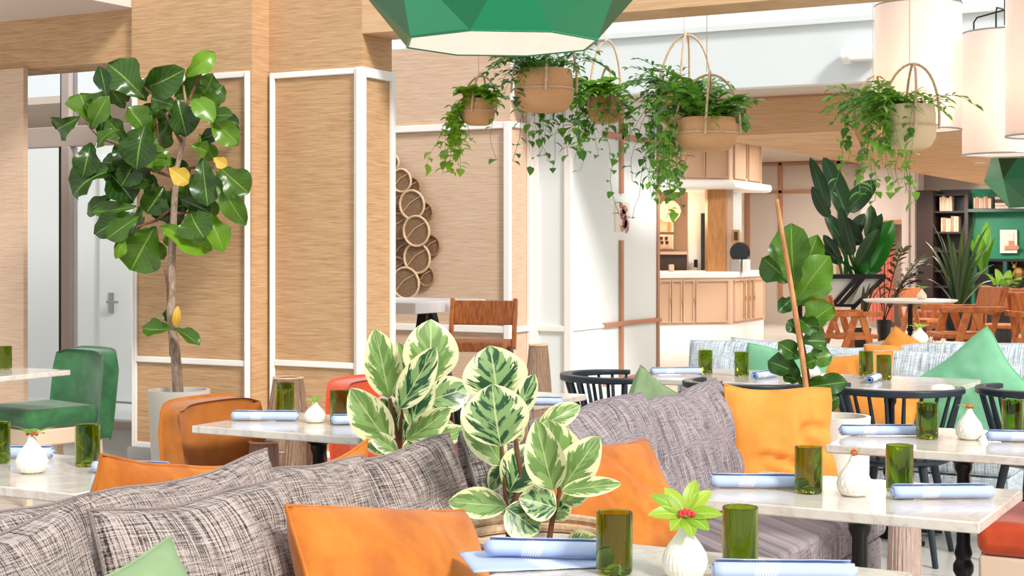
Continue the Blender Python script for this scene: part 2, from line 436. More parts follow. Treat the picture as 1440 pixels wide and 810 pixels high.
m = MB().bx(-8, -6.49, 11.765, 11.8, 2.45, 2.51).bx(-8, -6.53, 11.765, 11.8, .645, .705).bx(-6.54, -6.48, 11.76, 11.81, 0, 2.51).bx(-6.49, -6.46, 11.8, 12.14, 2.46, 2.51).bx(-6.49, -6.46, 11.8, 12.14, .65, .7).bx(-6.49, -6.45, 12.10, 12.17, 0, 2.95)
trim(m)
x1 = -6.085
m = MB().bx(-6.45, -6.40, 12.14, 12.17, 0, 2.95).bx(x1-.05, x1+.02, 12.14, 12.19, 0, 2.95).bx(-6.40, x1-.05, 12.14, 12.17, .65, .7).bx(x1, x1+.02, 12.19, 12.84, .655, .685)
trim(m)
b0 = BY(847, x1); b1 = BY(872, x1); b2 = BY(924, x1)
m = MB().bx(x1, x1+.03, b1-.03, b1+.03, .15, ZZ(338, x1, b1)).bx(x1, x1+.03, b1-.03, b1+.03, ZZ(272, x1, b1), 2.9)
m.bx(x1, x1+.035, b0, 14.15, .655, .70).bx(x1, x1+.03, b0, 14.13, .12, .17).bx(x1, x1+.03, b0, 14.13, 2.42, 2.48).bx(x1, x1+.02, 14.09, 14.14, 0, 2.95)
trim(m, 'copper')
struct('baseboard_left', MB().bx(-7.0, -6.0, 7.54, 7.57, 0, .1).bx(-6.0, -5.29, 7.71, 7.74, 0, .1), 'concrete', smooth=False)
# poster held on the white wall
pb0, pb1 = BY(864, x1), BY(884, x1)
pt = thing('wall_poster', 'small figure poster under clear acrylic on white wall between copper strips', 'poster', (x1, (pb0+pb1)/2, 0))
zc0, zc1 = ZZ(326, x1, pb0), ZZ(284, x1, pb0); hw = (pb1-pb0)/2
MB().bx(.0, .012, -hw, hw, zc0, zc1).build('backing', 'art_paper', pt, smooth=False)
m = MB()
rnd = random.Random(4)
for i, (dy, z, r) in enumerate([(-.02, .88, .045), (.03, .74, .06), (0, .58, .07), (.05, .45, .05), (.02, .3, .06), (.06, .18, .07), (-.01, .12, .05)]):
    zz = zc0 + (zc1-zc0)*z
    m.add([(.014, dy*1.5+r*math.cos(t*PI/4)*rnd.uniform(.7, 1.2), zz+r*math.sin(t*PI/4)*rnd.uniform(.7, 1.2)*.8) for t in range(8)], [tuple(range(8))])
M['poster_ink'] = (lambda n: (n.bsdf(n.ramp(n.noise(n.coord(), 25, 3), [(.4, '#7c4a52'), (.6, '#c9938c')]), .8), n.m)[1])(Nd('poster_ink'))
m.build('printed_figure', 'poster_ink', pt, smooth=False)

# window at the left with bright court behind
wb = 8.83
xa, xb = AX(20, wb), AX(186, wb)
m = MB()
zt0, zt1 = ZZ(205, AX(120, wb), wb), ZZ(176, AX(120, wb), wb)
m.bx(xa-.6, -6.99, wb, wb+.08, zt0, zt1).bx(xa-.6, -6.99, wb-.02, wb+.1, 0.0, .07)
x88, x98, x80 = AX(87, wb), AX(98, wb), AX(80, wb)
m.bx(x88, x98, wb-.01, wb+.09, .07, zt0).bx(x88, x98, wb-.01, wb+.09, zt1, 3.2)
m.bx(-7.06, -6.99, wb, wb+.08, 0, 3.2)
wf = struct('window_1', m, 'alum', smooth=False, bevel=.006)
struct('black_seal', MB().bx(x80, x88, wb+.02, wb+.07, .07, zt0), 'black_paint', wf, smooth=False)
struct('upper_seal', MB().bx(AX(82, wb), AX(85, wb), wb+.02, wb+.07, zt1, 3.2), 'black_paint', wf, smooth=False)
struct('window_pane', MB().bx(xa-.6, x80, wb+.035, wb+.045, .07, zt0).bx(x98, -7.06, wb+.035, wb+.045, .07, zt0).bx(xa-.6, -7.06, wb+.035, wb+.045, zt1, 3.2), 'clear_glass', wf, smooth=False)
ob = 10.3
w2 = struct('window_unseen', MB().bx(-6.99, -6.93, 8.3, 10.5, 0, .08).bx(-6.99, -6.93, 8.3, 10.5, 2.39, 2.45).bx(-6.99, -6.93, 10.44, 10.5, .08, 2.39).bx(-6.99, -6.93, 9.37, 9.43, .08, 2.39), 'alum', smooth=False)  # unseen glazing added to let sun into the court
struct('window_pane', MB().bx(-6.965, -6.955, 8.3, 10.44, .08, 2.39), 'clear_glass', w2, smooth=False)
struct('wall_court', MB().bx(-14, -6.995, ob, ob+.2, 0, 2.42), 'white_paint', smooth=False)
dd = struct('door_1', MB().bx(AX(145, ob), -7.0, ob-.05, ob, .03, 2.2), 'white_paint', smooth=False, bevel=.008)
hx = AX(162, ob); hz = ZZ(424, hx, ob)
struct('door_handle', MB().bx(hx-.02, hx+.03, ob-.065, ob-.05, hz-.1, hz+.08).tube([(hx+.005, ob-.07, hz), (hx+.005, ob-.11, hz), (hx+.13, ob-.11, hz)], .012), 'steel', dd)
struct('floor_court', MB().bx(-14, -6.99, 8.95, ob, 0.0, .012), 'stone_white', smooth=False)
struct('floor_threshold', MB().bx(-14, -6.99, 7.6, 8.8, 0.0, .01), 'concrete', smooth=False)

# security camera on the white upstand
q = P(1211, 79, 0.0001)
a_ = AX(1211, 11.8)
t = thing('security_camera', 'white bullet security camera on the white wall under the skylight', 'security camera', (a_, 11.8, ZZ(79, a_, 11.8)))
MB().bx(-.06, .16, -.12, -.03, -.045, .05).build('camera_body', 'plastic_white', t, bevel=.01)
m = MB(); m.M = Matrix.Translation((-.06, -.075, .0)) @ Matrix.Rotation(-PI/2, 4, 'Y'); m.lathe([(.0, 0), (.062, 0), (.066, .06), (.055, .062), (.05, .02), (0, .018)], 20)
m.build('lens_hood', 'plastic_white', t)
MB().bx(.02, .08, -.03, 0, -.03, .03).build('bracket', 'plastic_white', t)

# ------------------------------------------------------------------ bar
bf = [PZ(800, 492, 0), PZ(925, 491, 0), PZ(1028, 489, 0), PZ(1075, 480, 0)]
fw = Vector((-RY, RX, 0))
back = [bf[3] + fw*.3, bf[0] + fw*.9]
poly = [(p.x, p.y) for p in bf + back]
cen = Vector((sum(p[0] for p in poly)/6, sum(p[1] for p in poly)/6))
def off(poly, k): return [tuple(cen + (Vector(p)-cen)*k) for p in poly]
bar = thing('bar_counter', 'peach panelled bar counter with white stone top beyond the white wall', 'bar counter', (0, 0, 0))
MB().prism(off(poly, .99), 0, .325).build('plinth', 'stone_white', bar, smooth=False)
MB().prism(poly, .325, .975).build('cabinet_body', 'peach_paint', bar, smooth=False)
MB().prism(off(poly, 1.03), .975, 1.06).build('worktop', 'stone_white', bar, smooth=False, bevel=.01)
def on_face(p, q, u0, u1, z0, z1, d=.02):
    p = Vector((p.x, p.y, 0)); q = Vector((q.x, q.y, 0)); e = (q-p); n = Vector((e.y, -e.x, 0)).normalized()
    A = p+e*u0; B = p+e*u1; return A, B, n
def doorpanel(p, q, px0, px1, z0, z1, nm='door'):
    L = q-p
    def uu(px):
        k = (px-CX)/F; # intersect
        lo, hi = 0., 1.
        for _ in range(40):
            mid = (lo+hi)/2; w_ = p+L*mid; X = RX*w_.x+RY*w_.y; Y = depth(w_.x, w_.y)
            if X/Y < k: lo = mid
            else: hi = mid
        return lo
    u0, u1 = uu(px0), uu(px1); A, B, n = on_face(p, q, u0, u1, z0, z1)
    if n.dot(Vector((-RY, RX, 0))) > 0: n = -n
    m = MB()
    def slab(a0, a1, za, zb, d0, d1):
        e = (B-A); a = A+e*a0; b = A+e*a1
        vs = [tuple(w_ + n*dd_ + Vector((0, 0, z))) for w_ in (a, b) for dd_ in (d0, d1) for z in (za, zb)]
        m.add(vs, [(0, 1, 3, 2), (4, 6, 7, 5), (0, 4, 5, 1), (2, 3, 7, 6), (0, 2, 6, 4), (1, 5, 7, 3)])
    L_ = (B-A).length; fr = .018/L_
    slab(0, fr, z0, z1, 0, .03); slab(1-fr, 1, z0, z1, 0, .03); slab(fr, 1-fr, z0, z0+.018, 0, .03); slab(fr, 1-fr, z1-.018, z1, 0, .03); slab(fr, 1-fr, z0+.018, z1-.018, 0, .008)
    return m, B, n
M['peach_door'] = (lambda n: (n.bsdf('#c8a68a', .6), n.m)[1])(Nd('peach_door'))
for (p, q, x0, x1_) in [(bf[0], bf[1], 905, 924), (bf[1], bf[2], 927, 942), (bf[1], bf[2], 944, 958), (bf[1], bf[2], 960, 975), (bf[1], bf[2], 978, 1024), (bf[2], bf[3], 1031, 1045), (bf[2], bf[3], 1046, 1051), (bf[2], bf[3], 1052, 1057), (bf[2], bf[3], 1058, 1073)]:
    m, B, n = doorpanel(p, q, x0, x1_, .36, .945)
    d_ = m.build('door', 'peach_door', bar, smooth=False)
    if x0 in (927, 944, 960, 1031, 1046, 1052):
        h = B + n*.045; MB().tube([(h.x, h.y, .64), (h.x, h.y, .70)], .01, 6).build('door_handle', 'brass', d_)
can = thing('bar_canopy', 'peach panelled overhead cabinet with white ledge above the bar counter', 'overhead cabinet', (0, 0, 0))
MB().prism(off(poly, 1.09), 2.22, 2.34).build('ledge', 'stone_white', can, smooth=False, bevel=.05, seg=4)
MB().prism(off(poly, .97), 2.34, 2.96).build('cabinet_body', 'peach_paint', can, smooth=False)
up = [Vector((*p, 0)) for p in off(poly, .97)]
for (p, q, x0, x1_) in [(up[1], up[2], 930, 955), (up[1], up[2], 957, 990), (up[1], up[2], 992, 1024), (up[2], up[3], 1031, 1049), (up[2], up[3], 1051, 1068)]:
    m, B, n = doorpanel(p, q, x0, x1_, 2.37, 2.93); m.build('door', 'peach_door', can, smooth=False)
# timber post standing on the bar, things on and behind it
def cbox(px0, px1, py0, py1, Y, d, bevel=0):
    """a box whose front spans these places at distance Y, turned square to the bar"""
    X0 = (px0-CX)*Y/F; X1 = (px1-CX)*Y/F; z1 = CH-(py0-HY)*Y/F; z0 = CH-(py1-HY)*Y/F
    pts = [(X0, Y), (X1, Y), (X1, Y+d), (X0, Y+d)]
    return MB().prism([(RX*x-RY*y, RY*x+RX*y) for x, y in pts], z0, z1)
o = cbox(995, 1020, 240, 383, 21.6, .3).build('wall_bar_post', 'oak', smooth=False); o['kind'] = 'structure'
o = cbox(880, 1046, 200, 475, 23.9, .2).build('wall_bar', 'peach_paint', smooth=False); o['kind'] = 'structure'
o = cbox(1020, 1031, 250, 383, 21.7, .2).build('trim_bar_post', 'peach_paint', smooth=False); o['kind'] = 'structure'
dr = cbox(968, 996, 268, 470, 23.4, .1).build('door_2', 'white_paint', smooth=False, bevel=.01); dr['kind'] = 'structure'
cbox(986, 996, 300, 470, 23.33, .05).build('dark_opening', 'slate_paint', dr, smooth=False)
cbox(976, 981, 365, 376, 23.3, .05).build('door_lock', 'dark_glass', dr, smooth=False)
w_ = thing('wall_sconce', 'glowing round wall sconce on peach wall behind the bar', 'wall lamp', P(941, 297, 23.4))
MB().lathe([(0, -.17), (.09, -.15), (.16, -.07), (.18, 0), (.16, .07), (.09, .15), (0, .17)], 20).build('globe_shade', 'sconce_glow', w_)
MB().lathe([(.02, -.3), (.02, -.16)], 10).build('stem', 'brass', w_)
for (x0, x1_, y0, y1, lb) in [(927, 947, 306, 326, 'upper of two woven beige framed pictures left of bar door'), (927, 947, 330, 350, 'lower beige framed picture with dark mark left of bar door')]:
    t = thing('framed_picture', lb, 'picture', (0, 0, 0)); cbox(x0, x1_, y0, y1, 23.5, .03).build('frame', 'art_paper', t, smooth=False); cbox(x0+2, x1_-2, y0+2, y1-2, 23.48, .02).build('picture_panel', 'taupe_paint', t, smooth=False)
    if y0 == 330: 
        for k, (dx, dy) in enumerate([(-4, -3), (3, -3), (-3, 3), (4, 3)]): cbox(934+dx-2, 934+dx+2, 338+dy-2, 338+dy+2, 23.46, .01).build('dark_mark', 'black_paint', t, smooth=False)
t = thing('back_bar', 'dark back bar counter under the sconce behind peach counter', 'cabinet', (0, 0, 0))
cbox(900, 966, 358, 470, 22.9, .5).build('cabinet_body', 'bottle_dark', t, smooth=False); cbox(898, 967, 354, 358, 22.85, .6).build('worktop', 'peach_paint', t, smooth=False)
t = cbox(941, 948, 372, 382.5, 21.4, .1).build('paper_cup_stack', 'cream_wood', bevel=.01); tag(t, 'small cream box standing on the bar worktop left of the oak post', 'box')
t = thing('picture_on_wall', 'tiny gold framed picture on white pier right of bar post', 'picture', (0, 0, 0)); cbox(1030, 1040, 323, 341, 21.65, .04).build('frame', 'brass', t, smooth=False); cbox(1032.5, 1037.5, 326, 338, 21.62, .02).build('picture_panel', 'bottle_dark', t, smooth=False)
o = cbox(1029, 1043, 270, 383, 21.75, .2).build('wall_bar_pier', 'white_paint', smooth=False); o['kind'] = 'structure'
bb = P(1042, 384, 21.7); bb.z = 1.06
t = thing('coffee_grinder', 'grey coffee grinder with round dark hopper on right end of bar', 'coffee grinder', bb)
MB().bx(-.13, .02, -.1, .1, 0, .17).build('housing', 'grey_block', t, bevel=.01)
MB().bx(.04, .12, -.06, .06, 0, .17).build('water_tank', 'plastic_white', t, bevel=.01)
m = MB(); m.M = Matrix.Translation((-.02, 0, .27)) @ Matrix.Rotation(PI/2, 4, 'X') @ Matrix.Rotation(.4, 4, 'Y'); m.lathe([(.05, -.05), (.13, -.05), (.15, 0), (.13, .05), (.05, .05)], 20); m.build('wheel_hopper', 'dark_glass', t)
# copper strips on the rear wall
m = MB(); rb = 27.0
for px in (1052, 1098, 1180): a_ = AX(px, rb); m.bx(a_-.04, a_+.04, rb-.04, rb, .35, 3)
for z in (2.42, 2.93): m.bx(AX(1046, rb), AX(1226, rb), rb-.04, rb, z-.03, z+.03)
trim(m, 'copper')
a_ = AX(1226, rb)
# pink curtain, door surround, pale column
t = thing('curtain', 'pink pleated curtain hanging in the passage left of dark bookcase', 'curtain', (0, 0, 0))
b_ = 26.6; x0, x1_ = AX(1222, b_), AX(1258, b_)
MB().grid(lambda u, v: (x0+(x1_-x0)*u, b_+.04*math.sin(u*PI*14), .1+(ZZ(316, x0, b_)-.1)*v), 84, 2).build('drape', 'pink_cloth', t)
MB().tube([(x0-.05, b_, ZZ(314, x0, b_)), (x1_+.4, b_, ZZ(314, x0, b_))], .02).build('curtain_rod', 'copper', t)
o = MB().bx(AX(1268, 26), AX(1291, 26), 26, 26.4, 0, 2.97).bx(AX(1273, 25.98), AX(1278, 25.98), 25.97, 26, 0, 2.97).bx(AX(1283, 25.98), AX(1287, 25.98), 25.97, 26, 0, 2.97).build('column_pale', 'ceiling_paint', smooth=False); o['kind'] = 'structure'
o = MB().bx(AX(1205, 26.2), AX(1291, 26.2), 26.45, 26.5, ZZ(312, AX(1250, 26.2), 26.2), 2.97).build('wall_over_curtain', 'ceiling_paint', smooth=False); o['kind'] = 'structure'
trim(MB().bx(AX(1205, 26.2), AX(1290, 26.2), 26.40, 26.45, ZZ(313, AX(1250, 26.2), 26.2)-.03, ZZ(309, AX(1250, 26.2), 26.2)), 'copper')
# bookcase
B0 = 25.4
t = thing('bookcase', 'tall dark brown bookcase beside the pale column at far right', 'bookcase', (0, 0, 0))
xs = [AX(p, B0) for p in (1291, 1314, 1360, 1500)]
MB().bx(xs[0], xs[1], B0-.1, B0+.5, 0, 2.34).build('side_panel', 'dark_wood', t, smooth=False)
MB().bx(xs[1], xs[2], B0+.4, B0+.5, 0, 2.36).build('back_panel', 'black_paint', t, smooth=False)
MB().bx(xs[2]-.04, xs[2]+.02, B0-.02, B0+.4, 1.0, 2.3).build('side_panel', 'dark_wood', t, smooth=False)
for py in (273, 297, 326, 352, 380, 402):
    z = ZZ(py, xs[1], B0); MB().bx(xs[1], xs[2], B0, B0+.4, z-.03, z).build('shelf', 'dark_wood', t, smooth=False)
gw = MB().bx(xs[2], xs[3], B0+.3, B0+.5, 0, 2.36).build('wall_green', 'green_paint', smooth=False); gw['kind'] = 'structure'
t = thing('wall_shelf', 'dark upper wall shelf holding books on the green wall', 'shelf', (0, 0, 0))
z = ZZ(294, xs[2], B0); MB().bx(xs[2]+.02, xs[3], B0-.02, B0+.3, z-.05, z).build('shelf', 'teal_dark', t, smooth=False)
cz = ZZ(364, xs[2], B0)
t = thing('wall_cabinet', 'dark open cabinet with niches low on the green wall', 'cabinet', (0, 0, 0))
MB().bx(xs[2]+.1, xs[3], B0-.05, B0+.3, cz-.04, cz).bx(xs[2]+.1, xs[3], B0-.05, B0+.3, ZZ(392, xs[2], B0)-.04, ZZ(392, xs[2], B0)).bx(xs[2]+.1, xs[3], B0+.26, B0+.3, ZZ(392, xs[2], B0), cz).build('cabinet_body', 'black_paint', t, smooth=False)
for px in (1388, 1414): MB().bx(AX(px, B0)-.03, AX(px, B0)+.03, B0-.05, B0+.25, ZZ(392, xs[2], B0), cz-.04).build('divider', 'teal_dark', t, smooth=False)
rnd = random.Random(9)
def book_row(px0, px1, py, h, shelfname, mats, dark=0):
    z = ZZ(py, xs[1], B0); x = AX(px0, B0); end = AX(px1, B0); i = 0
    while x < end:
        w_ = rnd.uniform(.03, .055); hh = h*rnd.uniform(.82, 1)
        b = MB().bx(-w_/2+.002, w_/2-.002, 0, .2, 0, hh).build('book', mats[i % len(mats)], loc=(x+w_/2, B0+.05, z+.001), smooth=False, bevel=.003)
        tag(b, 'slim pale book standing in %s' % shelfname, 'book', 'books in ' + shelfname); x += w_; i += 1
book_row(1320, 1337, 297, .26, 'the bookcase top shelf', ['book_paper', 'cream_wood'])
book_row(1322, 1345, 326, .26, 'the bookcase shelf below the top', ['book_paper', 'copper', 'cream_wood'])
book_row(1368, 1392, 294, .2, 'a row on the green wall shelf', ['book_paper', 'copper', 'cream_wood', 'book_paper'])
for k in range(4):
    z = ZZ(294, xs[2], B0)+k*.05+.001; b = MB().bx(-.17, .17, 0, .22, 0, .045).build('book', ['cream_wood', 'taupe_paint', 'bottle_dark', 'book_paper'][k], loc=(AX(1414, B0), B0+.02, z), smooth=False, bevel=.003)
    tag(b, ['bottom', 'second lowest', 'second highest', 'top'][k] + ' book of the flat stack on green wall shelf', 'book', 'flat stack of books')
def pict(px0, px1, py0, py1, lb):
    x0, x1_ = AX(px0, B0), AX(px1, B0); t = thing('framed_picture', lb, 'picture', (0, 0, 0)); z0 = ZZ(py1, x0, B0); z1 = ZZ(py0, x0, B0)
    MB().bx(x0, x1_, B0+.24, B0+.28, z0, z1).build('frame', 'art_paper', t, smooth=False); MB().bx(x0+.05, x1_-.05, B0+.225, B0+.24, z0+.05, z1-.05).build('picture_panel', 'ceiling_paint', t, smooth=False)
    MB().bx(x0+.08, x0+.3, B0+.215, B0+.225, z0+.06, z0+.12).bx(x0+.14, x0+.22, B0+.215, B0+.225, z0+.12, z0+.2).build('drawn_still_life', 'copper', t, smooth=False)
pict(1402, 1426, 323, 356, 'white framed still life picture on green wall above dark cabinet')
pict(1437, 1455, 335, 356, 'white framed picture cut by right photo edge on green wall')
gz = cz - (cz-ZZ(392, xs[2], B0))+.002
t = thing('gold_figurine', 'gold faceted animal figurine in niche of dark wall cabinet', 'figurine', (AX(1431, B0), B0+.1, gz))
MB().lathe([(0, 0), (.07, .02), (.1, .1), (.06, .17), (0, .2)], 7).build('figurine_body', 'brass', t, smooth=False)
m = MB(); m.M = Matrix.Translation((-.07, 0, .15)); m.lathe([(0, 0), (.045, .03), (.03, .08), (0, .1)], 6); m.bar((-.02, 0, .08), (-.05, 0, .16), .015, .015); m.bar((.02, 0, .08), (.05, 0, .15), .015, .015); m.build('head', 'brass', t, smooth=False)
# recessed downlights in the timber ceiling
for i, (px, Y, lb) in enumerate([(1378, 17.5, 'small recessed downlight in timber ceiling nearest the green pendant'), (1296, 14.0, 'small recessed downlight in timber ceiling above the right hanging basket plants'), (1418, 20.0, 'small recessed downlight in timber ceiling at the far right edge')]):
    a, b = RX*(px-CX)*Y/F-RY*Y, RY*(px-CX)*Y/F+RX*Y
    t = thing('downlight', lb, 'ceiling light', (a, b, 2.375), group='recessed downlights')
    MB().lathe([(.05, -.008), (.06, -.01), (.065, 0), (.05, 0)], 20).build('bezel', 'plastic_white', t)
    MB().lathe([(0, -.004), (.048, -.004), (.048, 0), (0, 0)], 20).build('lens', 'downlight_glow', t)
for (a, b, z, e) in [(-4, 15, 2.3, 45), (-2.5, 18, 2.3, 60), (-4.2, 21, 2.3, 60), (-1.5, 22, 2.3, 60), (-5.5, 24.3, 2.3, 60), (-2.5, 24, 2.3, 50), (-7.5, 18, 2.9, 60), (-10, 22, 2.1, 30), (-8, 24.8, 2.85, 70), (-6.5, 21, 2.9, 60)]:  # area lights added to brighten the far rooms; most have no fixture
    light('AREA', 'far_fill_light', (a, b, z), e*LAMPK, (1, .92, .84), .5)
light('POINT', 'sconce_light', P(941, 297, 23.1), 18*LAMPK, (1, .6, .3), .15)
light('POINT', 'sconce_light', P(941, 310, 22.3), 10*LAMPK, (1, .7, .45), .15)
# ------------------------------------------------------------------ soft things
def pillow(label, w, h, t, mat, loc, yaw=90, lean=-14, roll=0, group=None, seed=0, name='cushion', cat='cushion', wr=1.0, piping=None, pinch=.045, sag=.0):
    rnd = random.Random(seed); n = 30; mb = MB(); ox = seed*3.1
    def side(sg):
        def fn(u, v):
            a, b = 2*u-1, 2*v-1
            k = pinch
            x = w/2*a*(1-k*(1-b*b)); z = h/2*b*(1-k*(1-a*a))
            e = max(0, (1-a*a)*(1-b*b)); th = t/2*e**.37
            p = Vector((x, 0, z))
            q = (x*4+ox, z*4, sg*2.3)
            wv = noise.noise(Vector((x*7+ox, z*4, sg)))*.5+noise.noise(Vector((x*16+ox, z*9, sg*3)))*.28
            cr = abs(noise.noise(Vector((x*3.3+z*5+ox, z*2.5-x*2, sg*5))))
            d = th + e**.6*(wv*.022 - max(0, .16-cr)*.11)*wr
            z2 = z - sag*h*(1-a*a)*max(0, b)**2
            z2 += .02*noise.noise(Vector((x*4+ox, 0, z*2)))*wr
            x2 = x + .014*noise.noise(Vector((ox, x*2, z*5)))*wr
            return (x2, -sg*d, z2)
        return fn
    uvf = lambda u, v: (u*w+ox, v*h+ox)
    mb.grid(side(1), n, n, uvf)
    o = len(mb.f); mb.grid(side(-1), n, n, uvf)
    mb.f[o:] = [f[::-1] for f in mb.f[o:]]
    R = Matrix.Rotation(math.radians(yaw), 4, 'Z') @ Matrix.Rotation(math.radians(lean), 4, 'X') @ Matrix.Rotation(math.radians(roll), 4, 'Y')
    ob = mb.build(name, mat, None, loc, ang=80, rot=R)
    # seam cord round the edge
    ed = []
    for i in range(48):
        s_ = i/12; q = int(s_); f = s_-q
        a, b = [(-1+2*f, -1), (1, -1+2*f), (1-2*f, 1), (-1, 1-2*f)][q]
        k = pinch; x = w/2*a*(1-k*(1-b*b)); z = h/2*b*(1-k*(1-a*a)); z -= sag*h*(1-a*a)*max(0, b)**2
        ed.append((x + .014*noise.noise(Vector((ox, x*2, z*5)))*wr, 0, z+.02*noise.noise(Vector((x*4+ox, 0, z*2)))*wr))
    MB().tube(ed, .0045, 6, True).build('seam', piping or mat, ob)
    return tag(ob, label, cat, group)

def sofa(label, a0, a1, b0, b1, back, seatm, zs=.40, legs='dark_wood', zback=.62):
    """bench sofa; back: side on which the backrest stands ('-x', '+x', '+y')"""
    t = thing('banquette_sofa', label, 'sofa', ((a0+a1)/2, (b0+b1)/2, 0)); cx, cy = (a0+a1)/2, (b0+b1)/2
    x0, x1_, y0, y1 = a0-cx, a1-cx, b0-cy, b1-cy
    MB().bx(x0+.02, x1_-.02, y0+.02, y1-.02, .09, .26).build('base', seatm, t, bevel=.01)
    if back == '-x': sx0, sx1, sy0, sy1, bx = x0+.07, x1_, y0, y1, (x0, x0+.06, y0, y1)
    elif back == '+x': sx0, sx1, sy0, sy1, bx = x0, x1_-.07, y0, y1, (x1_-.06, x1_, y0, y1)
    else: sx0, sx1, sy0, sy1, bx = x0, x1_, y0, y1-.07, (x0, x1_, y1-.06, y1)
    MB().bx(sx0, sx1, sy0, sy1, .265, zs).build('seat_cushion', seatm, t, bevel=.035, seg=4)
    MB().bx(*bx, .265, zback).build('backrest', seatm, t, bevel=.02, seg=3)
    for x in (x0+.08, x1_-.08):
        for y in (y0+.08, y1-.08): MB().lathe([(.018, 0), (.025, .09)], 12, (x, y, 0)).build('leg', legs, t)
    return t

sofa('front tweed banquette at lower left, loaded with grey and orange cushions', -2.36, -1.6, .9, 3.28, '-x', 'tweed')
sofa('mauve grey tweed banquette behind the rectangular marble table at right', -2.36, -1.6, 3.76, 6.0, '-x', 'tweed_purple')
sofa('banquette back to back with the front one, facing the left tables', -3.1, -2.40, 1.6, 3.75, '+x', 'tweed')
sofa('banquette back to back with the mauve one, holding the sage cushion', -3.1, -2.40, 4.6, 6.5, '+x', 'tweed_purple')
sofa('pale blue grey banquette along the far marble tables', -3.62, -1.45, 7.75, 8.75, '+y', 'tweed_blue', zback=.62)

G = 'grey tweed cushions'
pillow('grey tweed cushion at far left end of the front back row', .62, .50, .2, 'tweed', (-2.2, 2.0, .66), 90, -12, 0, G, 1)
pillow('grey tweed cushion with tall right corner, left of small peaked one', .60, .50, .2, 'tweed', (-2.2, 2.60, .665), 88, -12, -4, G, 2)
pillow('narrow grey tweed cushion between tall cornered one and end cushion', .46, .46, .17, 'tweed', (-2.19, 3.06, .645), 92, -14, 3, G, 3)
pillow('grey tweed cushion at right end of front sofa below the variegated plant', .48, .47, .17, 'tweed', (-2.17, 3.43, .635), 84, -13, -6, G, 4)
pillow('grey tweed cushion low in front layer at bottom left corner', .58, .54, .2, 'tweed', (-1.93, 1.78, .66), 94, -18, -3, G, 5)
pillow('large grey tweed cushion in front layer between green and orange cushions', .56, .53, .2, 'tweed', (-1.95, 2.36, .66), 90, -18, 2, G, 6)
pillow('sage green cushion at bottom left against the tweed cushions', .46, .46, .14, 'linen_sage', (-1.70, 1.86, .655), 90, -24, -8, None, 7)
pillow('bright orange velvet cushion in the foreground beside the front table', .62, .44, .2, 'velvet_orange', (-1.74, 2.71, .64), 90, -24, 10, None, 8, wr=.7)
pillow('orange velvet cushion behind the front sofa at left, by white vase', .58, .48, .17, 'velvet_orange', (-2.60, 2.90, .63), 270, -10, -9, None, 9)
pillow('folded orange velvet cushion behind front sofa, left of variegated plant', .48, .44, .13, 'velvet_orange', (-2.60, 3.57, .575), 272, -10, 9, None, 10)
G = 'mauve tweed cushions'
pillow('dark shaded tweed cushion at near end of mauve banquette behind plant', .46, .50, .15, 'tweed_shaded', (-2.2, 3.93, .65), 108, -16, 0, G, 11)
pillow('wide mauve tweed cushion right of the variegated plant', .82, .54, .22, 'tweed_purple', (-2.17, 4.66, .62), 88, -20, -2, G, 12, wr=1.3)
pillow('mauve tweed cushion touching the large orange linen cushion', .80, .52, .22, 'tweed_purple', (-2.17, 5.43, .62), 90, -18, -2, G, 13, wr=1.3)
pillow('orange velvet cushion behind variegated plant on mauve banquette', .62, .46, .16, 'velvet_orange', (-1.93, 4.2, .59), 84, -28, 4, None, 14)
pillow('light orange linen cushion standing at far end of mauve banquette', .50, .46, .18, 'linen_orange', (-1.98, 5.82, .62), 52, -12, 3, None, 15, wr=2.2)
pillow('sage green cushion behind the mauve cushions near black spindle chair', .50, .36, .13, 'linen_sage', (-2.62, 5.98, .66), 270, -10, -18, None, 16)
pillow('mauve tweed cushion corner behind the mauve banquette beside the sage one', .5, .46, .15, 'tweed_purple', (-2.56, 6.35, .57), 270, -10, 0, None, 17)
G = 'pale blue cushions'
def pl(px, pyt, b, w, h, mat, label, roll=0, seed=0, yaw=0, t=.17, lean=-14, g=None, wr=1):
    a = AX(px, b); zt = ZZ(pyt, a, b); return pillow(label, w, h, t, mat, (a, b, zt-h/2*1.0), yaw, lean, roll, g, seed, wr=wr)
pl(1030, 477, 8.52, .58, .46, 'tweed_blue', 'pale blue grey cushion at left end of far banquette', 0, 21, g=G)
pl(1090, 480, 8.55, .6, .46, 'tweed_blue', 'pale blue grey cushion behind mint cushion, second from left', 2, 22, g=G)
pl(1205, 486, 8.55, .62, .46, 'tweed_blue', 'pale blue grey cushion behind the bamboo staked fig and orange one', 0, 23, g=G)
pl(1345, 481, 8.55, .72, .48, 'tweed_blue', 'pale blue grey cushion at right end with mint cushion before it', -3, 24, g=G)
pl(1300, 493, 8.36, .58, .44, 'tweed_blue', 'front pale blue grey cushion left of large mint cushion', 0, 25, g=G)
pl(1100, 491, 8.25, .50, .38, 'linen_mint', 'mint green cushion behind the two glasses on far left table', 8, 26)
pl(1200, 497, 8.3, .44, .36, 'linen_orange', 'pale orange cushion behind the far right marble table', -4, 27)
pl(1238, 486, 8.45, .2, .3, 'linen_orange', 'small orange cushion corner between pale blue cushions', 0, 28)
pl(1262, 468, 8.72, .26, .3, 'linen_orange', 'orange cushion corner poking above the far banquette back', 35, 29)
pl(1362, 492, 8.12, .58, .50, 'linen_mint', 'large mint green cushion leaning at right end of far banquette', -38, 30)
pl(1230, 552, 8.0, .42, .30, 'linen_orange', 'orange cushion on the far seat seen through the spindle chair back', 5, 31)

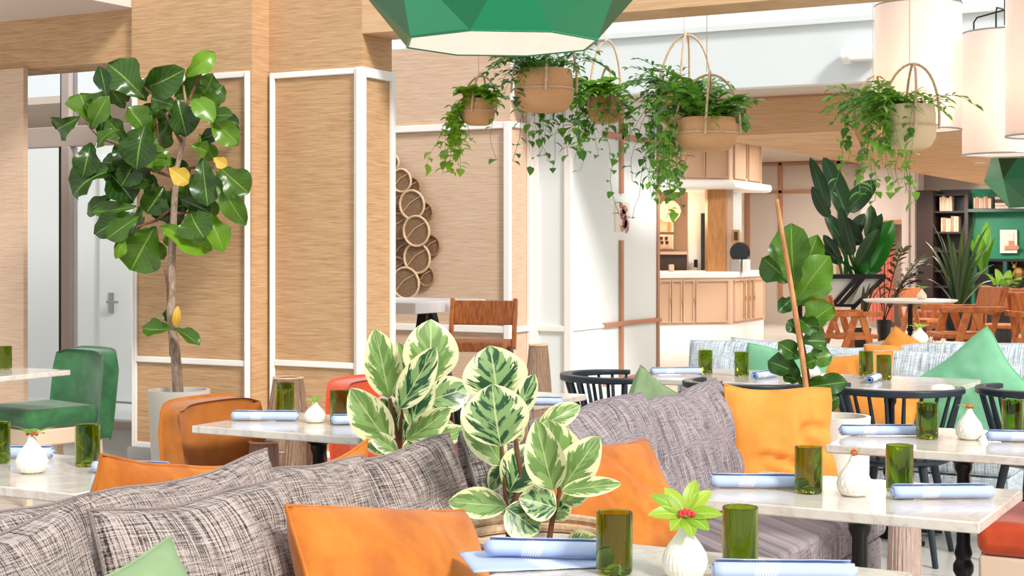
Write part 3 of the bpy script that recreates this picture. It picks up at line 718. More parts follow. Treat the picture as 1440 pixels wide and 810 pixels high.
# ------------------------------------------------------------------ tables
def pedestal(m, h, ring=True):
    p = [(.05, 0), (.05, .02), (.024, .05), (.022, .25), (.03, .27), (.024, .29), (.034, .31), (.034, .33), (.024, .35), (.03, .37), (.023, .40), (.021, h-.08), (.03, h-.06), (.03, h-.045), (.045, h-.03), (.05, h)]
    return m.lathe(p, 20)
def rtable(label, a0, a1, b0, b1, group=None, th=.028, z=.75, ped='black_metal', top='marble', name='dining_table'):
    cx, cy = (a0+a1)/2, (b0+b1)/2
    t = thing(name, label, 'table', (cx, cy, 0), 0, group)
    MB().bx(a0-cx, a1-cx, b0-cy, b1-cy, z-th, z).build('tabletop', top, t, bevel=.004)
    pedestal(MB(), z-th-.006).build('pedestal', ped, t)
    m = MB()
    for k in range(4):
        m.M = Matrix.Rotation(k*PI/2+PI/4, 4, 'Z'); m.bar((.02, 0, .045), (.27, 0, .018), .05, .022)
    m.M = Matrix.Identity(4); m.lathe([(.06, .01), (.06, .05), (.03, .07)], 16); m.build('foot', ped, t)
    MB().bx(-.16, .16, -.03, .03, z-th-.008, z-th).bx(-.03, .03, -.16, .16, z-th-.008, z-th).build('bracket', ped, t)
    return t
T1 = rtable('foreground marble table with ribbed vase at bottom centre right', -1.5, -.77, 2.44, 3.07)
T2 = rtable('marble table on black turned pedestal right of the mauve banquette', -1.5, -.77, 3.70, 4.25)
T3 = rtable('marble table behind the pedestal table at right, before spindle chairs', -1.52, -.77, 4.92, 5.58)
rtable('marble table with diamond vase and red flower at left edge', -4.2, -2.95, 2.98, 3.53)
rtable('marble table between amber velvet chair and left variegated plant', -3.71, -2.97, 4.33, 4.88)
rtable('marble table mostly hidden behind the variegated plants', -3.71, -2.97, 5.55, 6.10)
rtable('far left marble table before the green velvet chair', -7.2, -5.96, 5.3, 5.99)
rtable('far marble table nearest the white wall with two green glasses', -3.12, -2.36, 6.98, 7.72)
rtable('far marble table right of the bamboo staked fig plant', -2.30, -1.60, 6.98, 7.72)
rtable('white tabletop cut off by right photo edge behind far banquette', -1.3, -.3, 8.5, 9.2, top='stone_white')
# round table
q = PZ(1280, 421, .75)
t = thing('round_table', 'round white stone table on black pedestal in the far lounge', 'table', (q.x, q.y, 0))
MB().lathe([(0, .715), (.54, .715), (.575, .735), (.575, .75), (0, .75)], 48).build('tabletop', 'stone_white', t, ang=40)
m = MB(); m.lathe([(.22, 0), (.22, .02), (.04, .05), (.03, .35), (.05, .37), (.03, .4), (.03, .66), (.28, .715)], 24); m.build('pedestal', 'black_metal', t)
RT = q
# high table behind the column
t = thing('bar_table', 'high white topped bar table behind the white trimmed column', 'table', (-6.38, 9.82, 0))
MB().bx(-.48, .48, -.51, .51, .92, 1.0).build('tabletop', 'stone_white', t, smooth=False, bevel=.005)
for x in (-.32, .32):
    m = MB().bar((x, -.38, 0), (x-.06, -.05, .92), .07, .05).bar((x, .38, 0), (x-.06, .05, .92), .07, .05); m.build('leg', 'black_metal', t)
MB().tube([(-.35, 0, .5), (.29, 0, .5)], .02).build('stretcher', 'black_metal', t)

# ------------------------------------------------------------------ chairs
def velvet_chair(label, loc, rz, mat, base='cream_wood', w=.5, h=.86, legs=True):
    t = thing('velvet_chair', label, 'chair', loc, math.radians(rz))
    MB().bx(-w/2, w/2, -.25, .2, .42, .53).build('seat', mat, t, bevel=.04, seg=4)
    m = MB(); n = 14
    def outline(u):
        a = -PI*.5 + PI*u; return a
    # curved back wrapping a little round the sides
    def prof(u, d):
        x = (2*u-1); xx = x*(w/2+d*.0); y = .2+.055 - .045*abs(x)**2 + d
        return xx*(1+d*.2), y
    nu, nv = 16, 6
    def f(sg):
        def g(u, v):
            x, y = prof(u, sg*.045); z = .34+(h-.34)*v; y += .05*v
            k = 1-.07*max(0, v-.9)/.1*abs(2*u-1)**4
            return (x*k, y, z-.03*abs(2*u-1)**6*v)
        return g
    m.grid(f(1), nu, nv); o = len(m.f); m.grid(f(-1), nu, nv)
    m.f[:o] = [q[::-1] for q in m.f[:o]]
    K = (nu+1)*(nv+1)
    def idx(i, j, s): return s*K+i*(nv+1)+j
    for i in range(nu):
        m.f.append((idx(i, nv, 0), idx(i+1, nv, 0), idx(i+1, nv, 1), idx(i, nv, 1))); m.f.append((idx(i+1, 0, 0), idx(i, 0, 0), idx(i, 0, 1), idx(i+1, 0, 1)))
    for j in range(nv):
        m.f.append((idx(0, j, 0), idx(0, j+1, 0), idx(0, j+1, 1), idx(0, j, 1))); m.f.append((idx(nu, j+1, 0), idx(nu, j, 0), idx(nu, j, 1), idx(nu, j+1, 1)))
    m.build('backrest', mat, t, bevel=.018, seg=3, ang=50)
    MB().bx(-w/2+.01, w/2-.01, -.24, .2, .33, .42).build('seat_frame', base, t, bevel=.01)
    for x in (-1, 1):
        for y in (-.2, .2): MB().bar((x*(w/2-.04), y, .34), (x*(w/2-.05), y*1.1, 0), .04, .04).build('leg', base, t, bevel=.005)
    return t
velvet_chair('amber velvet dining chair left of the marble table by the fig tree', (-3.60, 4.62, 0), 90, 'velvet_amber', h=.81)
velvet_chair('rust red velvet chair behind the marble table by the column', (-3.60, 5.68, 0), 90, 'velvet_rust', w=.5, h=.81)
velvet_chair('green velvet chair by the window at far left', (-6.36, 6.2, 0), -14, 'velvet_green', w=.5, h=.82)
velvet_chair('rust red velvet seat on cream base at bottom right corner', (-.80, 5.22, 0), -90, 'velvet_rust')

def spindle_chair(label, loc, rz, mat='slate_paint', group=None, arc=112, rail=.76):
    t = thing('spindle_chair', label, 'chair', loc, math.radians(rz), group)
    m = MB(); m.lathe([(0, .425), (.19, .425), (.225, .44), (.225, .452), (.2, .46), (0, .45)], 32); m.build('seat', mat, t)
    def rp(a): # a from -arc..arc, 0 = back
        r = .27+.015*math.cos(math.radians(a)); an = math.radians(90-a); return Vector((r*math.cos(an)*1.02, r*math.sin(an), rail-.05*(abs(a)/arc)**2*0))
    pts = [rp(-arc+2*arc*i/30) for i in range(31)]
    pts = [p+Vector((0, 0, 0)) for p in pts]
    m = MB(); L = len(pts)
    # flat bent rail, wider at the back
    vs = []
    for i, p in enumerate(pts):
        d = (pts[min(i+1, L-1)]-pts[max(i-1, 0)]).normalized(); nrm = Vector((d.y, -d.x, 0)); wd = .017+.010*math.sin(PI*i/(L-1)); hh = .012+.004*math.sin(PI*i/(L-1))
        for sx, sz in ((-1, -1), (1, -1), (1, 1), (-1, 1)): vs.append(tuple(p+nrm*wd*sx+Vector((0, 0, hh*sz))))
    fs = [(0, 1, 2, 3), tuple(4*(L-1)+k for k in (3, 2, 1, 0))]
    for i in range(L-1):
        for k in range(4): fs.append((4*i+k, 4*i+4+k, 4*i+4+(k+1) % 4, 4*i+(k+1) % 4))
    m.add(vs, fs); m.build('top_rail', mat, t, bevel=.006)
    n = 15
    for i in range(n):
        a = -arc*.96+2*arc*.96*i/(n-1); p = rp(a); an = math.radians(90-a); b = Vector((.195*math.cos(an), .195*math.sin(an), .45))
        MB().tube([b, b.lerp(p, .5), p-Vector((0, 0, .008))], [.008, .0105, .008], 8).build('spindle', mat, t)
    for x in (-1, 1):
        for y in (-1, 1): MB().tube([(x*.13, y*.13, .43), (x*.2, y*.21, 0)], [.02, .013], 10).build('leg', mat, t)
    MB().tube([(-.165, -.165, .2), (-.165, .165, .2)], .009).tube([(.165, -.165, .2), (.165, .165, .2)], .009).tube([(-.165, 0, .2), (.165, 0, .2)], .009).build('stretcher', mat, t)
    return t
sp = spindle_chair('black spindle armchair left of far table, beside the white wall', (-3.17, 6.92, 0), 128)
dup(sp, 'black spindle chair between sage cushion and large orange cushion', (-2.50, 6.86, 0), PI)
dup(sp, 'black spindle chair backing the camera right of the bamboo staked fig', (-1.80, 6.93, 0), PI*1.02)
dup(sp, 'black spindle chair cut by right photo edge, nearest one there', (-1.20, 7.16, 0), PI*.93)
dup(sp, 'slate spindle chair at right photo edge behind the mint cushion', (-1.02, 8.2, 0), -PI/2)

def v_chair(label, loc, rz, mat='teak', group=None, sc=1, seat_z=.42, armh=.64):
    t = thing('wooden_armchair', label, 'chair', loc, math.radians(rz), group, sc)
    m = MB().bx(-.24, .24, -.27, .24, seat_z-.05, seat_z); m.build('seat', mat, t, bevel=.012)
    m = MB(); m.M = Matrix.Translation((0, .27, seat_z+.3)) @ Matrix.Rotation(-.25, 4, 'X'); m.bx(-.25, .25, -.015, .015, -.13, .15); m.build('backrest', mat, t, bevel=.01)
    for x in (-1, 1):
        X = x*.275
        MB().bar((X, -.05, armh), (X, -.24, 0), .035, .075).build('leg', mat, t, bevel=.006)
        MB().bar((X, .02, armh), (X, .26, 0), .035, .075).build('leg', mat, t, bevel=.006)
        MB().bx(X-.03, X+.03, -.3, .3, armh-.015, armh+.04).build('armrest', mat, t, bevel=.006)
        MB().bar((x*.23, .2, seat_z-.03), (x*.23, .36, seat_z+.45), .03, .05).build('back_post', mat, t, bevel=.005)
        MB().bar((X, -.13, seat_z-.03), (X, .15, seat_z-.03), .03, .05).build('side_rail', mat, t, bevel=.005)
    return t
def at(px, Y): return (RX*(px-CX)*Y/F-RY*Y, RY*(px-CX)*Y/F+RX*Y, 0)
v_chair('orange teak armchair left of the far round table', at(1192, 17.4), 130, sc=1.0)
v_chair('orange teak armchair in profile right of far round table', at(1352, 16.8), -55, sc=1.12)
v_chair('teak armchair cut off by the right photo edge', at(1470, 16.4), 35, sc=1.05)
v_chair('teak armchair half hidden behind the profile armchair', at(1412, 19.6), 10, sc=1.0)
v_chair('teak armchair behind the round table pedestal', at(1300, 21.5), 60, sc=.95)
# bar chair
def bar_chair(label, loc, rz):
    t = thing('bar_chair', label, 'chair', loc, math.radians(rz))
    MB().bx(-.22, .22, -.22, .22, .66, .73).build('seat', 'teak', t, bevel=.012)
    m = MB(); m.M = Matrix.Translation((0, .235, .92)) @ Matrix.Rotation(-.12, 4, 'X'); m.bx(-.225, .225, -.012, .012, -.09, .09); m.build('backrest', 'teak', t, bevel=.008)
    for x in (-1, 1):
        X = x*.235
        MB().bar((X, -.02, .68), (X, -.24, 0), .035, .06).build('leg', 'teak_dark', t, bevel=.005)
        MB().bar((X, .0, .68), (X, .26, 0), .035, .06).build('leg', 'teak_dark', t, bevel=.005)
        MB().bar((X, .17, .66), (X, .27, 1.02), .03, .055).build('back_post', 'teak', t, bevel=.005)
    MB().bar((-.235, -.16, .26), (.235, -.16, .26), .03, .03).build('stretcher', 'teak_dark', t)
    return t
bar_chair('teak bar chair at the right end of the high white table', (-5.52, 9.55, 0), 20)
bar_chair('second teak bar chair behind column, left of the other bar chair', (-6.3, 8.98, 0), 180)
t = thing('lounge_bench', 'low brown leather bench behind the far round table', 'bench', at(1370, 24.0))
MB().bx(-.9, .9, -.35, .35, .12, .42).build('seat', 'brown_leather', t, bevel=.05, seg=3)
for x in (-.8, .8):
    for y in (-.28, .28): MB().lathe([(.02, 0), (.03, .13)], 10, (x, y, 0)).build('leg', 'dark_wood', t)
o = MB().bx(-1.6, 1.6, -.9, .9, 0, .012).build('area_rug', 'rug_gold', loc=(at(1245, 20.0)[0], at(1245, 20)[1], .001)); tag(o, 'mustard patterned rug on the floor around the round table', 'rug')

# ------------------------------------------------------------------ tableware
def glass_mb(r=.0365, h=.122):
    m = MB(); m.lathe([(0, .004), (.018, .0), (r*.93, .0), (r, .006), (r, h-.001), (r-.0015, h), (r-.0035, h-.002), (r-.004, .012), (r*.7, .009), (.012, .018), (0, .022)], 32); return m
gl0 = glass_mb().build('tumbler', 'bottle_glass')
gl0.location = PZ(864, 806, .75)+Vector((0, 0, .0005)); tag(gl0, 'olive green bottle glass tumbler left of the ribbed vase in foreground', 'glass', 'green glass tumblers')
def tum(px, py, label, z=.75, s=1):
    q = PZ(px, py, z); return dup(gl0, label, q+Vector((0, 0, .0005)))
tum(1041, 797, 'olive green tumbler right of the foreground ribbed vase')
tum(1137, 693, 'green tumbler left of the diamond vase on pedestal table')
tum(1265, 690, 'green tumbler right of the diamond vase on pedestal table')
tum(1304, 617, 'green tumbler left of vase on the second right table')
tum(1424, 612, 'green tumbler near right photo edge on second right table')
tum(992, 526, 'left tumbler of the pair on far table by white wall')
tum(1043, 529, 'right tumbler of the pair on far table by white wall')
tum(1218, 528, 'left tumbler of the pair on table beside staked fig')
tum(1243, 534, 'right tumbler of the pair on table beside staked fig')
tum(123, 655, 'dark green tumbler beside white vase on left edge table')
tum(-3, 651, 'tumbler cut by left photo edge on the vase table')
tum(401, 582, 'green tumbler behind blue napkin near the column table edge')
tum(478, 595, 'dark amber green tumbler right of small round vase')
tum(7, 519, 'green tumbler on the far left table before green chair')

def vase_mb(style):
    m = MB(); rr = .044; prof = []
    K = [(0, 0), (.025, 0), (.036, .006), (.0425, .02), (.044, .033), (.041, .048), (.033, .063), (.0225, .077), (.0145, .089), (.0105, .099), (.009, .105), (.0075, .105), (.0085, .095), (.012, .08), (0, .06)]
    # finer outer profile
    P_ = []
    for i in range(11):
        for s_ in range(4):
            f = s_/4; a, b = K[i], K[i+1]; P_.append((a[0]+(b[0]-a[0])*f, a[1]+(b[1]-a[1])*f))
    P_ += K[11:]
    def fn(t, v):
        i = v*(len(P_)-1)
        if i > 38 or i < 3: return 1
        if style == 'rib': return 1+.04*abs(math.sin(t*14))
        if style == 'diamond': return 1+.055*abs(math.sin(t*9+i*.28))*abs(math.sin(t*9-i*.28))
        return 1
    m.lathe(P_, 84, fn=fn, cap=False); return m
def sprig(px, py, z0, label, red=1, scale=1, n=8, up=.5, seed=0, lime=.7, face=False):
    q = PZ(px, py, .75); t = thing('flower_sprig', label, 'flower', (q.x, q.y, .75), 0, None)
    rnd = random.Random(seed); m = MB()
    for i in range(n):
        an = 2*PI*i/n+rnd.uniform(-.2, .2); el = rnd.uniform(.15, .75)*up*2; L = rnd.uniform(.042, .06)*scale
        d = Vector((math.cos(an)*math.cos(el), math.sin(an)*math.cos(el), math.sin(el)))
        B = Vector((0, 0, z0))
        if face:
            nn = Vector((RY*.75, -RX*.75, .66)); rt = Vector((RX, RY, 0)); uu = rt.cross(nn)*-1; uu = Vector((0, 0, 1)) - nn*nn.z; uu.normalize()
            d = (rt*math.cos(an)+uu*math.sin(an)+nn*.25).normalized(); B = B+nn*.008+Vector((0, 0, .012))
            m.leaf(B+d*.004, B+d*L*1.12, .026*scale, 'oval', .15, .25, nn, rnd.uniform(lime-.3, lime+.3), 4, 6); continue
        m.leaf(B+d*.006, B+d*L, .022*scale, 'oval', .12, .2, (0, 0, 1) if el < .8 else None, rnd.uniform(lime-.3, lime+.3), 4, 6)
    m.build('leaves', 'leaf_sprig', t)
    MB().tube([(0, 0, z0-.04), (0, 0, z0+.004)], .002, 6).build('stem', 'leaf_sprig', t)
    if red:
        m = MB()
        for i in range(9):
            if face: m.M = Matrix.Translation((RY*.016, -RX*.016, z0*.0+.016))
            an = i*2.4; r = .0042*math.sqrt(i); m.lathe([(0, 0), (.004, .002), (.0045, .006), (.002, .011), (0, .012)], 8, (r*math.cos(an)*scale, r*math.sin(an)*scale, z0+.004-.0006*i))
        m.build('blossom', 'red_flower', t)
    return t
v0 = vase_mb('rib').build('bud_vase', 'ceramic'); v0.location = PZ(963, 812, .75); tag(v0, 'cream ribbed teardrop vase with green rosette in the foreground', 'vase', 'cream bud vases')
sprig(963, 812, .107, 'lime rosette with red centre in the foreground ribbed vase', 1, 1.2, 9, .35, 1, .6, True)
v1 = vase_mb('diamond').build('bud_vase', 'ceramic'); v1.location = PZ(1201, 697, .75); tag(v1, 'cream diamond textured vase on the pedestal table at right', 'vase', 'cream bud vases')
sprig(1201, 697, .107, 'thin sprig with tiny red buds in the pedestal table vase', 1, .55, 5, .4, 2, .8)
dup(v1, 'cream diamond textured vase on the second right table', PZ(1363, 618, .75)); sprig(1363, 618, .106, 'thin leafed sprig with red bud on second right table', 1, .9, 5, .25, 3, .5)
dup(v1, 'cream diamond textured vase with red flower at left edge', PZ(45, 665, .75)); sprig(45, 665, .107, 'red flower with dark green leaves in left edge vase', 1, 1.2, 6, .4, 4, .0)
v2 = vase_mb('plain').build('bud_vase', 'ceramic'); v2.location = PZ(443, 594, .75); v2.scale = (.95, .95, .72); tag(v2, 'small round pale vase between two tumblers on column table', 'vase', 'cream bud vases'); sprig(443, 594, .075, 'small green sprig in the round pale vase', 0, .9, 6, .35, 5, .4)
dup(v2, 'white vase behind the bamboo stake on far right table', PZ(1142, 530, .75)); sprig(1142, 530, .075, 'low green sprig in the vase behind bamboo stake', 0, .7, 5, .3, 6, .4)
d_ = dup(v0, 'white vase on the far round table', Vector((RT.x+.12, RT.y+.1, .75))); d_.scale = (1.35, 1.35, 1.2)
s_ = sprig(1290, 421, .13, 'green leaf sprig in the vase on far round table', 0, 2.4, 7, .4, 7, .2); s_.location = Vector((RT.x+.12, RT.y+.1, .75))
q = at(1293, 10.4)
d_ = dup(v0, 'white vase with lime leaves just above far banquette back', Vector((q[0], q[1], .75))); d_.scale = (1.3, 1.3, 1.0)
s_ = sprig(1290, 470, .10, 'lime leaf sprig in the vase above far banquette back', 0, 1.6, 7, .4, 8, .7); s_.location = Vector((q[0], q[1], .75))
rtable('small marble table standing just behind the far banquette', q[0]-.3, q[0]+.3, q[1]-.3, q[1]+.3)

def napkin_mb(L=.25, r=.022, seed=0):
    m = MB(); turns = 2.2; n = 44
    def fn(u, v):
        a = v*turns*2*PI; rr = r*(.25+.75*v); x = (u-.5)*L + (1-v)*.012*(1 if u > .5 else -1)*(abs(u-.5)*2)**6
        wob = 1+.05*noise.noise(Vector((u*6+seed, v*5, seed)))
        return (x, rr*math.cos(a)*1.12*wob, r*.86+rr*math.sin(a)*.86*wob)
    m.grid(fn, 16, n*2, lambda u, v: (u, v*2)); return m
nk0 = napkin_mb().build('napkin', 'napkin_cloth', ang=60)
so = nk0.modifiers.new('thick', 'SOLIDIFY'); so.thickness = .0015
nk0.location = PZ(772, 789, .75)+Vector((0, 0, .008)); nk0.rotation_euler = (0, 0, math.radians(22)); tag(nk0, 'rolled blue striped napkin on folded cloth in foreground', 'napkin', 'rolled blue napkins')
def nap(px, py, rz, label, sc=1):
    o = dup(nk0, label, PZ(px, py, .75)+Vector((0, 0, .001)), math.radians(rz)); o.scale = (sc, 1, 1); return o
nap(1102, 816, 26, 'rolled blue napkin at the bottom edge before right tumbler', 1.05)
nap(1068, 687, 25, 'rolled blue napkin left of tumbler on pedestal table')
nap(1325, 702, 31, 'rolled blue napkin right of tumbler on pedestal table', 1.0)
nap(1236, 613, 29, 'rolled blue napkin left on the second right table', 1.02)
nap(1445, 622, 20, 'rolled blue napkin cut by right photo edge')
nap(184, 667, 14, 'rolled blue napkin right of dark tumbler on left table', .9)
nap(14, 645, 30, 'blue napkin behind white vase at left photo edge')
nap(373, 592, 27, 'rolled blue napkin before the tumbler on column table', .95)
nap(512, 597, 40, 'blue napkin partly hidden by the left variegated plant', .9)
nap(755, 571, 20, 'rolled blue napkin on the table behind variegated plants', .8)
nap(951, 527, 35, 'flat blue napkin at left end of far table', 1.0)
nap(1076, 532, 80, 'rolled blue napkin end on, right end of far left table', .8)
nap(1229, 537, 95, 'rolled blue napkin end on, before the tumbler pair by fig', .9)
m = MB(); q = PZ(752, 790, .75)
def cl(u, v): 
    return ((u-.5)*.30, (v-.5)*.20, .002+.004*abs(noise.noise(Vector((u*4, v*4, 1)))))
m.grid(cl, 20, 14); o = m.build('folded_cloth', 'napkin_cloth', loc=q+Vector((0, .01, .0)), ang=60); o.rotation_euler = (0, 0, math.radians(40)); so = o.modifiers.new('t', 'SOLIDIFY'); so.thickness = .002; so.offset = 1
tag(o, 'flat pale blue cloth lying under the foreground napkin', 'napkin')

# ------------------------------------------------------------------ raffia lanterns
def lantern(label, a, b, h, r0, r1, mat='raffia'):
    t = thing('raffia_lantern', label, 'lantern', (a, b, 0))
    def fn(tt, v): return 1+.03*math.sin(tt*26)+.02*math.sin(tt*47+v*9)
    m = MB(); m.lathe([(r0+(r1-r0)*i/12, h*i/12) for i in range(13)] + [(r1-.012, h), (r1-.014, h*.9)], 90, fn=fn, cap=False); m.build('woven_skirt', mat, t)
    MB().tube([(r1*math.cos(k*PI/12), r1*math.sin(k*PI/12), h) for k in range(24)], .006, 6, True).build('rim_hoop', 'rattan', t)
    MB().tube([((r0*.45+r1*.55)*math.cos(k*PI/12)*1.02, (r0*.45+r1*.55)*math.sin(k*PI/12)*1.02, h*.55) for k in range(24)], .004, 6, True).build('waist_hoop', 'rattan', t)
    return t
q = at(405, 7.4); lantern('tall brown raffia floor lantern beside the white trimmed column', q[0], q[1], .77, .17, .07)
q = at(371, 6.05); lantern('small raffia lantern low between amber chair and column table', q[0], q[1], .63, .09, .055, 'raffia_pink')
q = at(757, 9.1); lantern('tall raffia lantern before the grey white wall panel', q[0], q[1], .82, .125, .055)
q = at(1272, 4.75); lantern('pale pink raffia lantern under the pedestal table at right', q[0], q[1], .62, .065, .045, 'raffia_pink')
q = at(430, 6.9); lantern('raffia lantern hidden partly under the column table', q[0], q[1], .60, .13, .08)

# ------------------------------------------------------------------ hoop wall art
t = thing('hoop_wall_art', 'wall art of overlapping round rattan hoops on the wood papered wall', 'wall art', (AX(575, 11.75), 11.8, 0))
bx = AX(575, 11.75)
for i, (px, py, r) in enumerate([(553, 228, 11), (567, 254, 16), (583, 288, 20), (590, 325, 21), (588, 363, 21), (573, 398, 22), (580, 262, 12), (598, 298, 13), (604, 345, 14), (597, 388, 14), (556, 282, 15), (560, 318, 18), (562, 350, 18), (558, 378, 16), (545, 250, 16), (540, 300, 20), (538, 345, 20), (540, 390, 20)]):
    a = AX(px, 11.74); z = ZZ(py, a, 11.74); R = r*13.6/F*1.02
    dep = .03 + .012*(i % 4) + (.05 if i < 6 else 0)
    ring = [(a-bx+R*math.cos(k*PI/14), -dep-.01*math.sin(k*PI/14), z+R*math.sin(k*PI/14)) for k in range(28)]
    h = MB().tube(ring, .011, 8, True).build('hoop', 'rattan' if i < 6 else 'rattan_dark', t)
    n = MB(); n.add([(p[0], p[1]+.004, p[2]) for p in ring]+[(p[0], p[1]+.008, p[2]) for p in ring], [tuple(range(28)), tuple(range(28, 56))[::-1]]+[(k, 28+k, 28+(k+1) % 28, (k+1) % 28) for k in range(28)])
    n.build('woven_disc', 'woven_disc', h, smooth=False)
    MB().tube([(a-bx-R*.8, -dep-.004, z-R*.55), (a-bx-R*.1, -dep-.012, z+R*.15), (a-bx+R*.75, -dep-.004, z+R*.6)], .004, 6).build('cross_cane', 'rattan', h)
# ------------------------------------------------------------------ faceted pendants
def pendant(label, loc, s=1, rz=0):
    t = thing('faceted_pendant', label, 'pendant lamp', loc, rz)
    t.scale = (s, s, s)
    n = 8
    rings = [(.40, 0, 0), (.615, .27, .5), (.55, .62, 0), (.30, .85, .5), (.06, .93, 0)]
    def pt(i, k, d=0):
        r, z, o = rings[i]; a = 2*PI*(k+o)/n; r -= d; return (r*math.cos(a), r*math.sin(a), z - (d*.3 if i > 1 else 0))
    rnd = random.Random(3)
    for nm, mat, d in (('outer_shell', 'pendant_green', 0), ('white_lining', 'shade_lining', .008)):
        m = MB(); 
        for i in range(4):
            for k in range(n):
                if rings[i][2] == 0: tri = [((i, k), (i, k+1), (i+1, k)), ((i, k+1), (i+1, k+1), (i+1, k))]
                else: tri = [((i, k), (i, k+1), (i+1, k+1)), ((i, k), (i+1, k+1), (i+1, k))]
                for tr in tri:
                    m.tint = rnd.random(); v = [pt(a, b, d) for a, b in tr]; m.add(v, [(0, 1, 2)] if d == 0 else [(2, 1, 0)])  # random tint per facet imitates lit and shaded faces
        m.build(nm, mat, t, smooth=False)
    m = MB()
    for k in range(n):
        m.tube([pt(0, k), pt(0, k+1)], .005, 6)
    m.build('rim', 'pendant_green', t)
    MB().tube([(0, 0, .93), (0, 0, 1.9)], .008, 8).build('cord', 'black_metal', t)
    MB().lathe([(0, .52), (.05, .55), (.06, .6), (.03, .66), (.02, .93)], 16).build('bulb', 'bulb', t)
    light('POINT', 'pendant_light', (loc[0], loc[1], loc[2]+.35*s), 2.5*LAMPK*s, (1, .98, .95), .1)
    return t
q = at(704, 6.15); pendant('large faceted green pendant lamp at top centre', (q[0], q[1], 2.22), 1, .22)
q = at(1474, 13.0); pendant('faceted dark green pendant at right photo edge', (q[0], q[1], 1.74), .85, .6)

# ------------------------------------------------------------------ drum shades
def shade(label, px, Y, zb, h, r):
    q = at(px, Y); t = thing('drum_pendant', label, 'pendant lamp', (q[0], q[1], zb))
    m = MB(); m.lathe([(r, 0), (r*1.005, h*.5), (r, h), (r-.004, h), (r-.004, 0)], 64, cap=False); m.build('fabric_drum', 'lamp_fabric', t)
    MB().tube([(r*math.cos(k*PI/24), r*math.sin(k*PI/24), 0) for k in range(48)], .006, 6, True).build('wire_ring', 'steel', t)
    MB().tube([(r*math.cos(k*PI/24), r*math.sin(k*PI/24), h) for k in range(48)], .005, 6, True).build('wire_ring', 'steel', t)
    m = MB()
    for k in range(3):
        a = k*2*PI/3+.5; m.tube([(r*math.cos(a), r*math.sin(a), h), (r*math.cos(a), r*math.sin(a), h+.1), (r*.9*math.cos(a), r*.9*math.sin(a), h+.13), (0, 0, h+.15)], .006, 6)
    m.tube([(0, 0, h+.05), (0, 0, h+1.1)], .01, 8); m.build('hanger', 'black_metal', t)
    for z in (.22*h, .68*h): MB().lathe([(0, -.05), (.03, -.04), (.045, 0), (.03, .04), (.012, .06), (0, .07)], 14, (.05, 0, z)).build('bulb', 'bulb', t)
    light('POINT', 'shade_light', (q[0], q[1], zb+h*.4), 3.5*LAMPK, (1, .58, .42), .06)
    return t
shade('tall white drum lamp shade nearest the green pendant', 1291, 9.4, 2.12, .77, .26)
shade('pinkish drum lamp shade hanging lowest, second from right edge', 1414, 9.9, 2.0, .79, .27)
shade('drum lamp shade cut off by the right photo edge', 1482, 8.9, 2.05, .85, .27)

# ------------------------------------------------------------------ plants
def pleaf(m, b, t, Yb, Yt, wpx, O, **k):
    B = P(b[0], b[1], Yb)-O; T = P(t[0], t[1], Yt)-O
    fc = k.pop('facing', None)
    if fc is None:
        rj = k.pop('jit', (0, 0, 0)); fc = (Vector((0, 0, CH))-O-B).normalized()+Vector(rj)
    m.leaf(B, T, wpx*(Yb+Yt)/2/F, facing=fc, **k)
def ptube(m, pts, r, O, Y, n=8):
    m.tube([P(p[0], p[1], p[2] if len(p) > 2 else Y)-O for p in pts], r, n)

# fiddle leaf fig tree in the round pot
Y0 = 9.25; q = at(252, Y0); O = Vector((q[0], q[1], 0))
t = thing('fiddle_leaf_fig', 'tall fiddle leaf fig tree in beige pot against the wood panelled wall', 'plant', O)
MB().lathe([(0, 0), (.15, 0), (.16, .02), (.185, .52), (.185, .54), (.165, .54), (.16, .45), (0, .45)], 40).build('pot', 'fiber_pot', t, ang=40)
MB().lathe([(0, .46), (.16, .46), (0, .48)], 20).build('soil', 'soil', t)
m = MB(); ptube(m, [(252, 600), (251, 560), (247, 500), (240, 440), (242, 350), (245, 290), (248, 240), (258, 195), (262, 150), (258, 120)], [.034, .033, .03, .026, .023, .02, .017, .014, .01, .006], O, Y0, 12)
m.build('trunk', 'bark', t)
m = MB()
for pts in ([(246, 260), (232, 220), (222, 190), (218, 150)], [(246, 250), (200, 235), (170, 205), (140, 195), (120, 172)], [(255, 200), (235, 165), (222, 140), (200, 120)], [(258, 190), (275, 165), (292, 150)], [(246, 290), (220, 310), (190, 320)], [(248, 240), (275, 235), (300, 235)], [(245, 300), (270, 300), (295, 300)], [(241, 500), (236, 400), (232, 380)], [(262, 150), (275, 120), (285, 100)]):
    ptube(m, [(p[0], p[1], Y0+.04*math.sin(i*2+p[0])) for i, p in enumerate(pts)], [.011-.0022*i for i in range(len(pts))], O, Y0, 6)
m.build('branches', 'twig', t)
MB().tube([P(252, 566, Y0)-O+Vector((.035*math.cos(k*PI/4), .035*math.sin(k*PI/4), .003*k)) for k in range(8)], .008, 6, True).build('green_tie', 'copper_tie', t)
m = MB(); ym = MB(); rnd = random.Random(11)
